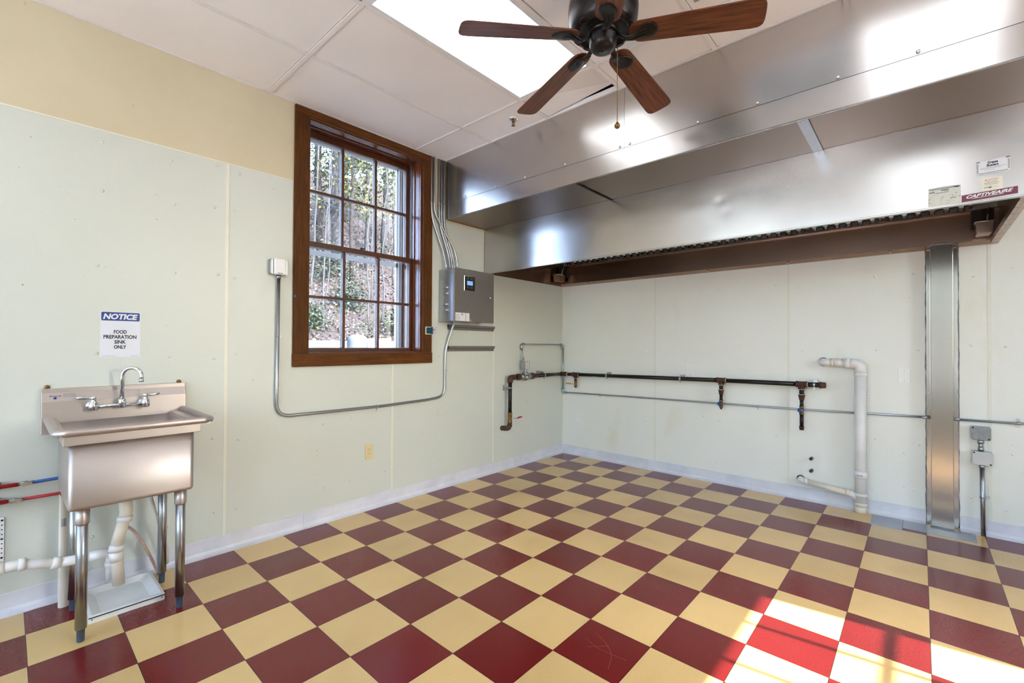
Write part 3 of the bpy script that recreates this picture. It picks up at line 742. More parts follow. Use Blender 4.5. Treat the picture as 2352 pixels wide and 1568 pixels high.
# baffle grease filters, each a thing of its own
NF = 7; fx0, fx1 = 0.13, 3.60; fw = (fx1-fx0)/NF
ORD = ['first', 'second', 'third', 'fourth', 'fifth', 'sixth', 'seventh']
for k in range(NF):
    x0 = fx0+fw*k+.002; x1 = x0+fw-.004
    t = thing('grease_filter', 'steel baffle filter with dark slots under the hood, %s from the left' % ORD[k], 'filter', ((x0+x1)/2, -.1, 2.288), 'baffle grease filters inside the hood')
    e = Vector((0, -.80, .60)); nrm = Vector((0, -.60, -.80)); O = Vector((0, -.100, 2.300))
    def sb(mb, xa, xb, s0, s1, h0, h1):
        mb.obox(Vector(((xa+xb)/2, 0, 0))+O+e*((s0+s1)/2)+nrm*((h0+h1)/2), ((xb-xa)/2, 0, 0), e*((s1-s0)/2), nrm*((h1-h0)/2))
    m = MB(); sb(m, x0, x1, .0, .31, -.040, -.036); obj('backing', m, M['dark'], t)
    m = MB(); sb(m, x0, x0+.016, 0, .31, -.036, 0); sb(m, x1-.016, x1, 0, .31, -.036, 0); sb(m, x0+.016, x1-.016, .295, .31, -.036, 0); obj('frame', m, M['steel_col'], t)
    n = 6; pw = (x1-x0-.032)/n
    for q in range(n):
        xa = x0+.016+pw*q+pw*.27; xb = xa+pw*.46
        m = MB(); sb(m, xa, xb, -.004, .293, -.030, .006); obj('baffle', m, M['chrome'], t, bevel=.006)
# grease cups
for (x0, x1, lab) in ((0.035, 0.125, 'small steel grease cup under the left end of the hood'), (3.605, 3.692, 'small steel grease cup under the right end of the hood')):
    t = thing('grease_cup', lab, 'cup', ((x0+x1)/2, -.18, 2.085), 'grease cups of the hood')
    m = MB(); vs = []
    zz = [(2.090, .012), (2.094, .006), (2.175, 0.0)]
    for z, ins in zz: vs += [(x0+ins, -.245+ins, z), (x1-ins, -.245+ins, z), (x1-ins, -.115-ins, z), (x0+ins, -.115-ins, z)]
    m.add(vs, [(3, 2, 1, 0)]+[(4*i+j, 4*i+(j+1) % 4, 4*i+4+(j+1) % 4, 4*i+4+j) for i in range(2) for j in range(4)])
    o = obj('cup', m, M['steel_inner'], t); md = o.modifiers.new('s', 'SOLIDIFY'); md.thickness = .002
    md = o.modifiers.new('b', 'BEVEL'); md.width = .008; md.segments = 3; md.limit_method = 'ANGLE'
    m = MB(); m.tube([(x0-.002, -.247, 2.174), (x1+.002, -.247, 2.174), (x1+.002, -.113, 2.174), (x0-.002, -.113, 2.174), (x0-.002, -.24, 2.174)], .003, 6); obj('lip', m, M['chrome'], t)
    m = MB(); m.tube(fillet([((x0+x1)/2+.02, -.155, 2.176), ((x0+x1)/2+.02, -.155, 2.21), ((x0+x1)/2+.03, -.130, 2.286)], .01), .005, 8); obj('drain_tube', m, M['chrome'], t)
    m = MB(); m.box(x0-.012, x1+.012, -.110, -.084, 2.150, 2.282); obj('bracket', m, M['dark'], t)

# ================================================================== SUPPLY PLENUM + ENCLOSURE ABOVE
EX1 = 3.80
pl = thing('supply_plenum', 'steel air supply plenum with perforated underside above the hood front', 'duct', (1.9, -1.64, 2.50))
m = MB(); m.box(0.004, EX1, -1.900, -1.897, 2.500, 2.641); m.box(0.004, EX1, -1.900, -1.884, 2.499, 2.502); obj('front_face', m, M['steel_box'], pl)
for a, c, z in ((0.004, 1.466, 2.5045), (1.470, 2.843, 2.5015), (2.893, EX1, 2.5045)):
    m = MB(); m.box(a, c, -1.884, -1.388, z, z+.002); obj('perforated_panel', m, M['perf'], pl)
m = MB(); m.box(1.462, 1.476, -1.884, -1.388, 2.4955, 2.4985); obj('joint_lip', m, M['dark'], pl)
m = MB(); m.box(2.843, 2.893, -1.884, -1.388, 2.4985, 2.5015); js = obj('joint_strip', m, M['galv'], pl)
for y in (-1.86, -1.42):
    m = MB(); m.lathe([(.005, 0), (.004, .002)], (2.868, y, 2.4985), (0, 0, -1), 8); obj('rivet', m, M['chrome'], js)
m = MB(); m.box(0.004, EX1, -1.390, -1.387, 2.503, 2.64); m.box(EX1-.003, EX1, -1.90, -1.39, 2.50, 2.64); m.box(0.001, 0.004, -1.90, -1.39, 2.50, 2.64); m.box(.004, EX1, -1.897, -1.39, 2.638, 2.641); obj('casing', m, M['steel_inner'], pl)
def encl(x0, x1, xe, lab):
    t = thing('hood_enclosure', lab, 'panel', ((x0+x1)/2, -1.905, 2.645), 'steel enclosure panels above the hood')
    m = MB(); nx, nz = 60, 10; vs = []
    for i in range(nx+1):
        for j in range(nz+1):
            x = x0+(x1-x0)*i/nx; z = 2.6425+(3.043-2.6425)*j/nz
            d = .0035*math.sin((x-x0)/(x1-x0)*PI*2.0+.4)*math.sin(j/nz*PI)
            vs.append((x, -1.9022-max(d, -.0015), z))
    m.add(vs, [(i*(nz+1)+j, (i+1)*(nz+1)+j, (i+1)*(nz+1)+j+1, i*(nz+1)+j+1) for i in range(nx) for j in range(nz)], True)
    o = obj('sheet', m, M['steel_box'], t); md = o.modifiers.new('s', 'SOLIDIFY'); md.thickness = .002; md.offset = -1; md = o.modifiers.new('e', 'EDGE_SPLIT'); md.split_angle = .6
    for x in xe:
        m = MB(); m.lathe([(.0085, 0), (.008, .003), (.005, .0055), (.001, .006)], (x, -1.9045, 2.657), (0, -1, 0), 12); obj('bolt', m, M['chrome'], t)
encl(0.004, 1.8565, (0.292, 0.671, 0.993, 1.379, 1.823), 'brushed steel enclosure panel left of the vertical seam, above the hood')
encl(1.8585, EX1, (1.897, 2.341, 2.661, 3.021, 3.319, 3.66), 'brushed steel enclosure panel right of the vertical seam, above the hood')
m = MB(); m.box(EX1-.003, EX1, -1.90, 0.0, 2.642, 3.043); m.box(0.004, EX1, -1.9, -1.898, 3.043, 3.046)
tag(obj('enclosure_end', m, M['steel_box']), 'steel end sheet of the enclosure above the hood, past the right picture edge', 'panel')

# ================================================================== COLUMN COVER, FLOOR PLATES
col = thing('column_cover', 'tall narrow stainless steel pipe cover running from the floor up to the hood', 'duct cover', (3.44, 0, 0))
m = MB(); m.box(3.380, 3.502, -.075, -.010, 0.002, 2.075); obj('channel', m, M['steel_col'], col, bevel=.004)
for a, c in ((3.357, 3.380), (3.502, 3.529)):
    m = MB(); m.box(a, c, -.007, -.003, 0.004, 2.06); f_ = obj('flange', m, M['steel_col'], col)
    for z in (0.10, 0.28, 0.98, 1.62, 1.90):
        m = MB(); m.lathe([(.006, 0), (.005, .003)], ((a+c)/2, -.007, z+(0.03 if a > 3.4 else 0)), (0, -1, 0), 10); obj('screw', m, M['chrome'], f_)
m = MB()
for x, s_ in ((3.355, -1), (3.531, 1)):
    pts = [(x+random.uniform(-.002, .002), -.004, .01+2.05*q/60) for q in range(61)]; m.tube(pts, [random.uniform(.002, .0055) for _ in pts], 6)
pts = [(3.365, -.02, 2.060), (3.37, -.06, 2.072), (3.38, -.082, 2.075), (3.44, -.086, 2.078), (3.505, -.082, 2.073), (3.522, -.05, 2.068), (3.53, -.01, 2.05)]; m.tube(pts, .007, 8)
m.tube([(3.375, -.078, .004), (3.44, -.08, .004), (3.507, -.078, .004)], .006, 8)
obj('sealant', m, M['sealant'], col)
for (a, c, y0, z, lab) in ((3.040, 3.221, -.318, .0015, 'square grey floor plate against the wall beside the white drain pipe'), (3.224, 3.609, -.252, .0012, 'long grey floor plate at the foot of the steel column cover')):
    t = thing('floor_plate', lab, 'plate', ((a+c)/2, (y0-.05)/2, 0), 'grey metal floor plates')
    m = MB(); m.box(a, c, y0, -.049, 0.0002, z+.001); p_ = obj('plate', m, M['galv'], t, bevel=.0006)
    for x in (a+.018, c-.018):
        for y in (y0+.03, -.09):
            m = MB(); m.lathe([(.007, 0), (.0055, .002)], (x, y, z+.001), (0, 0, 1), 10); obj('screw', m, M['chrome'], t)

# ================================================================== SMALL WALL FITTINGS
def strap(parent, c, along, wall_n, r, tabs=True, mat='galv', name='strap', wide=.010):
    """pipe clamp: ring round a pipe at c (pipe direction along), tab on the wall side"""
    c = Vector(c); along = Vector(along).normalized(); wn = Vector(wall_n).normalized(); side = along.cross(wn)
    m = MB(); ring = []
    m.tube([c-along*wide/2, c+along*wide/2], r+.0028, 18)
    if tabs: m.obox(c+side*(r+.012)-wn*(r+.002)*1.0, along*(wide/2), side*.012, wn*.0012)
    return obj(name, m, M[mat], parent)

# NOTICE sign
t = thing('notice_sign', 'white sign with blue NOTICE header, FOOD PREPARATION SINK ONLY, above the sink', 'sign', (0.004, -4.216, 1.37))
m = MB(); m.prism([(-4.303, 1.245), (-4.131, 1.245), (-4.131, 1.497), (-4.303, 1.497)], (0.0035, 0, 0), (0, 1, 0), (0, 0, 1), (1, 0, 0), 0, .0008); sp_ = obj('panel', m, M['sign'], t)
def ywall(m, s, y, z, h, **k): text_mb(m, s, (0.0045, y, z), (0, 1, 0), (0, 0, 1), h, **k)
m = MB(); m.prism(rrect(-4.299, -4.135, 1.446, 1.493, .006), (0.0043, 0, 0), (0, 1, 0), (0, 0, 1), (1, 0, 0), 0, .0004); hd = obj('header', m, M['signblue'], t)
m = MB(); text_mb(m, 'NOTICE', (0.0048, -4.218, 1.4555), (0, 1, 0), (0, 0, 1), .0285, bold=.045, shear=.22, width=.148); obj('lettering', m, M['sign'], hd)
m = MB()
for s_, z, wd in (('FOOD', 1.3755, .055), ('PREPARATION', 1.3475, .140), ('SINK', 1.3195, .049), ('ONLY', 1.2915, .052)): ywall(m, s_, -4.219, z, .0195, bold=.028, width=wd)
for q in range(10): m.box(.0044, .0048, -4.292+q*.0055, -4.2885+q*.0055, 1.250, 1.2515)
for q in range(6): m.box(.0044, .0048, -4.172+q*.0055, -4.1685+q*.0055, 1.250, 1.2515)
obj('lettering', m, M['black'], sp_)

# ivory outlet under the window
t = thing('wall_outlet', 'ivory duplex power outlet low on the wall under the window', 'outlet', (.004, -2.67, .455))
m = MB(); m.prism(rrect(-2.709, -2.636, .393, .518, .004), (.003, 0, 0), (0, 1, 0), (0, 0, 1), (1, 0, 0), 0, .005); obj('cover_plate', m, M['ivory'], t, bevel=.0015)
m = MB(); m.box(.008, .0105, -2.689, -2.656, .421, .490); rc = obj('receptacle', m, M['ivory'], t, bevel=.001)
m = MB()
for z in (.478, .444): m.box(.0103, .0110, -2.682, -2.680, z, z+.007); m.box(.0103, .0110, -2.666, -2.664, z, z+.007); m.lathe([(.0026, 0), (.0026, .0006)], (.0104, -2.673, z-.008), (1, 0, 0), 8)
obj('slots', m, M['dark'], rc)
# blank plates on the hood wall
for (x0, x1, z0, z1, lab) in ((1.545, 1.620, 1.021, 1.135, 'blank white wall plate just above the black gas pipe'), (.206, .286, .394, .508, 'blank white wall plate low near the room corner'), (3.195, 3.266, 1.042, 1.158, 'blank wall plate between the white drain pipe and steel column')):
    t = thing('blank_wall_plate', lab, 'wall plate', ((x0+x1)/2, 0, (z0+z1)/2), 'blank wall plates on the hood wall')
    m = MB(); m.prism(rrect(x0, x1, z0, z1, .003), (0, 0, 0), (1, 0, 0), (0, 0, 1), (0, -1, 0), 0, .005); obj('plate', m, M['plate'], t, bevel=.0015)
    for z in (z0+.018, z1-.018):
        m = MB(); m.lathe([(.003, 0), (.0025, .001)], ((x0+x1)/2, -.005, z), (0, -1, 0), 8); obj('screw', m, M['galv'], t)

# weatherproof box left of the window
t = thing('outlet_box', 'grey metal outlet box with a white flip cover, left of the window', 'electrical box', (0.0, -3.385, 1.85))
m = MB(); m.prism(rrect(-3.452, -3.335, 1.797, 1.905, .014), (.003, 0, 0), (0, 1, 0), (0, 0, 1), (1, 0, 0), 0, .046); obj('box_body', m, M['galv'], t, bevel=.003)
m = MB(); m.prism(rrect(-3.446, -3.341, 1.800, 1.902, .01), (.049, 0, 0), (0, 1, 0), (0, 0, 1), (1, 0, 0), 0, .003); obj('face_plate', m, M['galv_d'], t)
m = MB(); m.prism(rrect(-3.434, -3.362, 1.797, 1.905, .008), (.052, 0, 0), (0, 1, 0), (0, 0, 1), (1, 0, 0), 0, .026); cv = obj('flip_cover', m, M['white'], t, bevel=.006, seg=3)
m = MB(); m.box(.0775, .079, -3.415, -3.381, 1.803, 1.807); obj('latch', m, M['greyprint'], cv)
m = MB(); m.cyl((.025, -3.389, 1.797), (.025, -3.389, 1.775), .014, 12); obj('connector', m, M['galv'], t)
# its conduit running under the window to the control panel
cd = thing('electrical_conduit', 'thin steel conduit looping from the outlet box under the window to the control panel', 'conduit', (0.02, -2.6, .82))
pts = fillet([(.022, -3.389, 1.78), (.018, -3.395, .820), (.018, -2.60, .815), (.018, -2.10, .828), (.018, -1.903, .845), (.018, -1.898, 1.29), (.03, -1.832, 1.47), (.055, -1.822, 1.532)], .10, 10)
m = MB(); m.tube(pts, .0115, 14); obj('tube', m, M['galv_d'], cd)
strap(cd, (.018, -3.392, 1.376), (0, 0, 1), (1, 0, 0), .0115); strap(cd, (.018, -2.610, .815), (0, 1, 0), (1, 0, 0), .0115); strap(cd, (.018, -1.901, 1.088), (0, 0, 1), (1, 0, 0), .0115)

# control panel
t = thing('control_panel', 'grey steel electrical control cabinet with small blue display, right of the window', 'control panel', (0, -1.716, 1.535))
m = MB(); m.box(.006, .205, -1.968, -1.466, 1.540, 2.013); bd = obj('cabinet_body', m, M['galv'], t, bevel=.003)
for z in (1.845, 1.79, 1.69, 1.64):
    m = MB(); m.tube([(.075, -1.968, z), (.14, -1.968, z)], .012, 10); obj('louvre', m, M['galv'], bd)
m = MB(); m.box(.205, .224, -1.972, -1.462, 1.535, 2.018); dr = obj('door', m, M['cabinet'], t, bevel=.003)
m = MB(); m.prism(rrect(-1.856, -1.722, 1.818, 1.962, .005), (.224, 0, 0), (0, 1, 0), (0, 0, 1), (1, 0, 0), 0, .006); kp = obj('keypad_frame', m, M['chrome'], dr, bevel=.002)
m = MB(); m.box(.229, .2308, -1.847, -1.731, 1.828, 1.952); obj('keypad', m, M['dark'], dr)
m = MB(); m.box(.2306, .2316, -1.822, -1.752, 1.874, 1.912); obj('display', m, M['screen'], dr)
for y in (-1.811, -1.765):
    for z in (1.934, 1.853):
        m = MB(); m.lathe([(.0035, 0), (.003, .0012)], (.2306, y, z), (1, 0, 0), 8); obj('button', m, M['white'], dr)
m = MB(); m.lathe([(.011, 0), (.010, .004), (.004, .005)], (.224, -1.512, 1.783), (1, 0, 0), 14); obj('lock', m, M['chrome'], dr)
m = MB(); m.box(.2238, .2246, -1.956, -1.835, 1.541, 1.616); m.box(.2238, .2246, -1.830, -1.786, 1.541, 1.616); lb = obj('data_label', m, M['sticker'], dr)
m = MB()
for q in range(6): m.box(.2245, .2249, -1.950, -1.905+.006*(q % 3), 1.550+q*.010, 1.552+q*.010)
m.prism([(-1.875, 1.590), (-1.864, 1.601), (-1.875, 1.612), (-1.886, 1.601)], (.2245, 0, 0), (0, 1, 0), (0, 0, 1), (1, 0, 0), 0, .0004)
obj('print', m, M['greyprint'], lb)
m = MB(); m.prism([(-1.783, 1.541), (-1.757, 1.541), (-1.770, 1.566)], (.2238, 0, 0), (0, 1, 0), (0, 0, 1), (1, 0, 0), 0, .0006); obj('warning_triangle', m, M['yellow'], dr)
m = MB()
for y in (-1.85, -1.66): m.lathe([(.03, 0), (.03, .006), (.022, .010)], (.13, y, 1.540), (0, 0, -1), 16)
obj('knockout', m, M['galv'], bd)
m = MB(); m.cyl((.055, -1.822, 1.540), (.055, -1.822, 1.515), .016, 12)
m.box(.20, .21, -1.93, -1.88, 2.018, 2.024); m.box(.19, .20, -1.78, -1.66, 2.013, 2.026); obj('connector', m, M['galv'], bd)
# supply conduits from ceiling to cabinet
CL = [('conduit nearest the window casing, bending low to the cabinet', [(.018, -2.074, 3.04), (.018, -2.072, 2.50), (.04, -1.925, 2.13), (.06, -1.922, 2.008)]),
      ('conduit second from the window casing, sweeping right across the others', [(.018, -2.044, 3.04), (.018, -2.041, 2.53), (.045, -1.792, 2.19), (.06, -1.786, 2.008)]),
      ('conduit third from the window casing, straight then bending to the cabinet', [(.018, -1.985, 3.04), (.018, -1.983, 2.46), (.035, -1.872, 2.14), (.05, -1.870, 2.008)]),
      ('conduit fourth from the window casing, in the bundle by the hood', [(.018, -1.957, 3.04), (.018, -1.955, 2.44), (.035, -1.846, 2.14), (.05, -1.843, 2.008)]),
      ('conduit fifth from the window casing, nearest the hood enclosure', [(.018, -1.928, 3.04), (.018, -1.926, 2.44), (.035, -1.822, 2.14), (.05, -1.818, 2.008)])]
for lab, p in CL:
    t = thing('electrical_conduit', 'thin steel ' + lab, 'conduit', p[0], 'steel conduits between ceiling and control cabinet')
    m = MB(); m.tube(fillet(p, .10, 8), .0105, 12); obj('tube', m, M['galv_d'], t)
    m = MB(); m.cyl((p[-1][0], p[-1][1], 2.013), (p[-1][0], p[-1][1], 2.035), .014, 12); obj('connector', m, M['galv'], t)
    strap(t, (.018, p[0][1], 2.62), (0, 0, 1), (1, 0, 0), .0105, tabs=False)
# rails
for z, lab in ((1.466, 'grey metal mounting rail directly below the control cabinet'), (1.262, 'lower grey metal mounting rail below the control cabinet')):
    t = thing('mounting_rail', lab, 'rail', (0.004, -1.55, z), 'grey mounting rails under the control cabinet')
    m = MB(); m.prism([(.003, z), (.006, z), (.006, z+.022), (.022, z+.030), (.024, z+.050), (.003, z+.052)], (0, 0, 0), (1, 0, 0), (0, 0, 1), (0, 1, 0), -1.862, -1.236); obj('extrusion', m, M['cabinet'], t)
    m = MB(); m.box(.004, .0225, -1.864, -1.858, z+.024, z+.050); obj('end_cap', m, M['dark'], t)
    for y in (-1.845, -1.262):
        m = MB(); m.lathe([(.004, 0), (.003, .002)], (.006, y, z+.010), (1, 0, 0), 8); obj('screw', m, M['dark'], t)
# exposed thermostat board
t = thing('circuit_board', 'small bare green circuit board with loose wires on the window casing', 'circuit board', (.026, -2.085, 1.45))
m = MB(); m.prism(rrect(-2.135, -2.064, 1.417, 1.486, .006), (.0245, 0, 0), (0, 1, 0), (0, 0, 1), (1, 0, 0), 0, .006); obj('base', m, M['white'], t)
m = MB(); m.box(.0305, .033, -2.130, -2.072, 1.423, 1.481)
for q in range(7): m.box(.033, .037, -2.126+q*.007, -2.122+q*.007, 1.430+.006*(q % 3), 1.442+.009*(q % 2))
obj('board', m, M['pcb'], t)
m = MB(); m.box(.0305, .044, -2.078, -2.064, 1.420, 1.484); obj('terminal_block', m, M['blue'], t)
for q, (dy, dz, mt_) in enumerate(((.045, .035, 'blue'), (.060, -.012, 'tape'), (.040, -.03, 'red'), (.050, .01, 'rust'))):
    m = MB(); m.tube(fillet([(.040, -2.066, 1.45+.006*q), (.045, -2.055, 1.46), (.035, -2.066+dy, 1.45+dz)], .01, 4), .0012, 6); obj('wire', m, M[mt_], t)

# ================================================================== GAS PIPE
gas = thing('gas_pipe', 'black iron gas pipe with rusty fittings running along both walls around the corner', 'pipe', (0.9, -.07, .98))
GX, GY, GR = .072, -.072, .0205
def piece(name, pts, r, mat, n=16, fil=None, label=None, parent=None):
    m = MB(); m.tube(fillet(pts, fil, 8) if fil else pts, r, n); return obj(name, m, M[mat], parent or gas, label=label)
# left wall: drop leg
piece('elbow', [(-.01, -1.110, .442), (GX, -1.075, .442), (GX, -1.052, .485)], .0265, 'rust', fil=.035)
piece('valve_body', [(GX, -1.052, .49), (GX, -1.052, .505), (GX, -1.052, .515), (GX, -1.052, .585), (GX, -1.052, .595), (GX, -1.052, .61)], [.023, .026, .0235, .0235, .026, .024], 'brass')
vb = [o for o in gas.children if o.name.startswith('valve_body')][-1]
m = MB(); m.cyl((GX, -1.052, .545), (GX+.035, -1.03, .545), .008, 10); obj('stem', m, M['chrome'], vb)
m = MB(); m.tube([(GX+.035, -1.030, .545), (GX+.03, -.995, .541), (GX+.025, -.965, .541)], .005, 8); obj('lever', m, M['galv'], vb)
m = MB(); m.tube([(GX+.025, -.965, .541), (GX+.02, -.93, .544), (GX+.02, -.885, .546), (GX+.02, -.876, .546)], [.006, .009, .009, .004], 10); obj('lever_grip', m, M['red'], vb, label='red lever grip')
piece('pipe_length', [(GX, -1.052, .60), (GX, -1.052, .94)], GR, 'iron')
piece('elbow', [(GX, -1.052, .925), (GX, -1.052, .978), (GX, -.985, .980)], .0285, 'rust', fil=.045)
for a, c in ((-.985, -.935), (-.675, -.64)): piece('pipe_length', [(GX, a, .980), (GX, c, .980)], GR, 'iron')
piece('union', [(GX, -.945, .980), (GX, -.94, .980), (GX, -.90, .980), (GX, -.895, .980), (GX, -.885, .98)], [.027, .036, .036, .030, .024], 'rust', n=8)
piece('union', [(GX, -.715, .980), (GX, -.71, .980), (GX, -.67, .980), (GX, -.665, .980), (GX, -.60, .98)], [.027, .036, .036, .028, .024], 'rust', n=8)
m = MB(); m.tube([(GX, -.885, .98), (GX, -.875, .98), (GX, -.865, .98), (GX, -.735, .98), (GX, -.725, .98), (GX, -.715, .98)], [.024, .033, .034, .034, .033, .024], 16)
m.ball((GX, -.80, .972), .044, 16, (1, 1.0, .9)); m.lathe([(.040, .995), (.036, 1.01), (.022, 1.03), (.018, 1.05), (.018, 1.07)], (GX, -.80, 0), n=20)
m.cyl((GX, -.845, .995), (GX, -.845, 1.012), .01, 8); m.cyl((GX, -.755, .995), (GX, -.755, 1.012), .01, 8)
sv = obj('gas_valve', m, M['alu'], gas, label='cast aluminium automatic gas valve')
m = MB(); m.box(GX-.035, GX+.035, -.838, -.768, 1.062, 1.150); obj('actuator_box', m, M['galv'], sv, bevel=.002)
m = MB(); m.box(GX+.0345, GX+.0358, -.832, -.782, 1.068, 1.146); lb = obj('label_plate', m, M['sticker'], sv)
m = MB()
for q in range(5): m.box(GX+.0356, GX+.0362, -.826, -.790, 1.076+q*.009, 1.079+q*.009)
m.box(GX+.0356, GX+.0362, -.82, -.80, 1.132, 1.142); obj('print', m, M['redprint'], sv)
piece('pipe_length', [(GX, -.60, .980), (GX, -.105, .978)], GR, 'iron')
piece('elbow', [(GX, -.125, .978), (GX, GY, .977), (GX+.055, GY, .976)], .027, 'rust', fil=.05)
m = MB(); m.tube([(GX+.052, GY, .976), (GX+.060, GY, .976)], .0255, 14); obj('thread_tape', m, M['tape'], gas)
zx = lambda x: .976+(x-.1)*(.998-.976)/1.8 if x < 1.9 else .998+(x-1.9)*.003
piece('pipe_length', [(.13, GY, zx(.13)), (.22, GY, zx(.22))], GR, 'iron')
def tee(x, parts, zb):
    z = zx(x)
    m = MB(); m.tube([(x-.042, GY, z), (x-.041, GY, z), (x-.032, GY, z), (x-.030, GY, z), (x+.030, GY, z), (x+.032, GY, z), (x+.041, GY, z), (x+.042, GY, z)], [.024, .0275, .0275, .0245, .0245, .0275, .0275, .024], 16)
    m.tube([(x, GY, z), (x, GY, z-.03), (x, GY, z-.032), (x, GY, z-.042)], [.0245, .0245, .0275, .0275], 16); obj('tee', m, M['rust'], gas)
    m = MB(); m.tube([(x+.042, GY, z), (x+.047, GY, z)], .024, 14); m.tube([(x, GY, z-.042), (x, GY, z-.047)], .024, 14); obj('thread_tape', m, M['tape'], gas)
x1_ = .245; tee(x1_, None, 0)
for a, c in ((.290, 1.865), (1.948, 2.522), (2.606, 2.66)): piece('pipe_length', [(a, GY, zx(a)), (c, GY, zx(c))], GR, 'iron')
# first drop: brass valve with yellow lever
z = zx(x1_)
piece('pipe_nipple', [(x1_, GY, z-.045), (x1_, GY, z-.075)], .015, 'iron')
m = MB(); m.tube([(x1_, GY, z-.072), (x1_, GY, z-.085), (x1_, GY, z-.087), (x1_, GY, z-.135), (x1_, GY, z-.137), (x1_, GY, z-.150)], [.0185, .0185, .0165, .0165, .0185, .0185], 8); v_ = obj('valve_body', m, M['brass'], gas)
m = MB(); m.tube([(x1_, GY, z-.150), (x1_, GY, z-.158)], .010, 10); obj('outlet_plug', m, M['dark'], v_)
m = MB(); m.tube([(x1_, GY-.02, z-.113), (x1_-.02, GY-.03, z-.113), (x1_-.05, GY-.03, z-.112)], .0045, 8); obj('lever', m, M['galv'], v_)
m = MB(); m.obox((x1_-.083, GY-.03, z-.110), (.035, 0, 0), (0, .002, 0), (0, 0, .009)); obj('lever_grip', m, M['yellow'], v_, label='yellow lever grip')
def drop(x, zend, longtail):
    tee(x, None, 0); z = zx(x)
    piece('pipe_nipple', [(x, GY, z-.046), (x, GY, z-.090)], .0185, 'iron')
    m = MB(); m.tube([(x, GY, z-.085), (x, GY, z-.091)], .0205, 12); obj('thread_tape', m, M['tape'], gas)
    piece('reducer', [(x, GY, z-.091), (x, GY, z-.100), (x, GY, z-.101), (x, GY, z-.135), (x, GY, z-.137)], [.0255, .0255, .0235, .0185, .0185], 'rust')
    piece('pipe_nipple', [(x, GY, z-.137), (x, GY, z-.195)], .0145, 'iron')
    m = MB(); m.tube([(x, GY, z-.185), (x, GY, z-.200), (x, GY, z-.202), (x, GY, z-.243), (x, GY, z-.245), (x, GY, z-.260)], [.0185, .0185, .0150, .0150, .0185, .0185], 8)
    m.ball((x, GY-.010, z-.198), .012, 8); m.ball((x, GY-.010, z-.250), .012, 8); v_ = obj('valve_body', m, M['brass'], gas)
    m = MB(); m.lathe([(.012, 0), (.019, .006), (.020, .014), (.014, .020)], (x-.006, GY-.016, z-.222), (-.15, -1, 0), 10, smooth=False); obj('valve_knob', m, M['blue'], v_, label='blue valve knob')
    if longtail:
        piece('pipe_nipple', [(x, GY, z-.258), (x, GY, z-.365)], .0150, 'iron')
        piece('end_cap', [(x, GY, z-.362), (x, GY, z-.366), (x, GY, z-.368), (x, GY, z-.392)], [.0205, .0205, .0185, .0165], 'rust')
    else: piece('end_plug', [(x, GY, z-.260), (x, GY, z-.275)], .0105, 'rust', n=8)
drop(1.906, 0, False); drop(2.564, 0, True)
piece('end_cap', [(2.690, GY, zx(2.69)), (2.692, GY, zx(2.7)), (2.735, GY, zx(2.73)), (2.738, GY, zx(2.74))], [.024, .028, .0235, .018], 'rust')
piece('pipe_length', [(2.655, GY, zx(2.66)), (2.695, GY, zx(2.69))], GR, 'iron')
for x in (.668, 1.512, 2.655):
    m = MB(); m.tube([(x-.009, GY, zx(x)), (x+.009, GY, zx(x))], GR+.003, 18)
    m.box(x-.010, x+.020, GY+.018, -.002, zx(x)+.006, zx(x)+.040); m.box(x-.006, x+.006, GY-.006, GY+.006, zx(x)-.036, zx(x)-.022); obj('strap', m, M['galv'], gas)
m = MB(); m.tube([(GX, -.470, .979), (GX, -.455, .979)], GR+.003, 18); m.box(.003, GX, -.53, -.515, .995, 1.03); m.box(.003, GX-.01, -.470, -.455, .995, 1.02); m.box(GX-.004, GX+.004, -.468, -.457, .935, .957); obj('strap', m, M['galv'], gas)
m = MB(); m.tube([(GX, -1.052, .862), (GX, -1.052, .877)], GR+.003, 18); m.box(.003, .012, -1.092, -1.075, .84, .90); m.box(.003, GX-.015, -1.082, -1.068, .86, .88); obj('strap', m, M['galv'], gas)
m = MB(); m.box(.49, .56, GY-.0215, GY-.0195, zx(.5)-.022, zx(.5)-.016); obj('paper_tag', m, M['sticker'], gas)

# thin conduit serving the gas valve, then along the hood wall
cd = thing('electrical_conduit', 'thin steel conduit rising from the gas valve and running low along the hood wall', 'conduit', (1.9, -.022, .77))
m = MB(); m.cyl((.055, -.818, 1.148), (.055, -.818, 1.170), .013, 12); m.tube([(.055, -.818, 1.17), (.03, -.816, 1.29)], .0085, 12); obj('tube', m, M['galv'], cd)
def cbody(c): 
    m = MB(); m.ball(c, .018, 12); o = obj('corner_fitting', m, M['galv'], cd); return o
m = MB(); m.tube(fillet([(.03, -.816, 1.275), (.026, -.815, 1.332), (.026, -.76, 1.335)], .03), .0145, 12); obj('corner_fitting', m, M['galv'], cd)
m = MB(); m.tube([(.026, -.76, 1.335), (.026, -.075, 1.336)], .0085, 12); obj('tube', m, M['galv'], cd)
m = MB(); m.tube(fillet([(.026, -.085, 1.336), (.026, -.035, 1.336), (.026, -.030, 1.285)], .03), .0145, 12); obj('corner_fitting', m, M['galv'], cd)
m = MB(); m.tube([(.028, -.028, 1.29), (.028, -.028, .785)], .0085, 12); obj('tube', m, M['galv'], cd)
m = MB(); m.tube(fillet([(.028, -.028, .79), (.028, -.026, .748), (.075, -.022, .747)], .03), .0145, 12); obj('corner_fitting', m, M['galv'], cd)
m = MB(); m.tube([(.07, -.020, .747), (1.2, -.018, .764), (2.55, -.018, .777), (3.356, -.018, .797)], .0085, 12); obj('tube', m, M['galv'], cd)
m = MB(); m.tube([(3.33, -.02, .796), (3.378, -.02, .797)], .0115, 12); m.tube([(1.04, -.019, .7615), (1.09, -.019, .7625)], .0105, 12); obj('connector', m, M['galv'], cd)
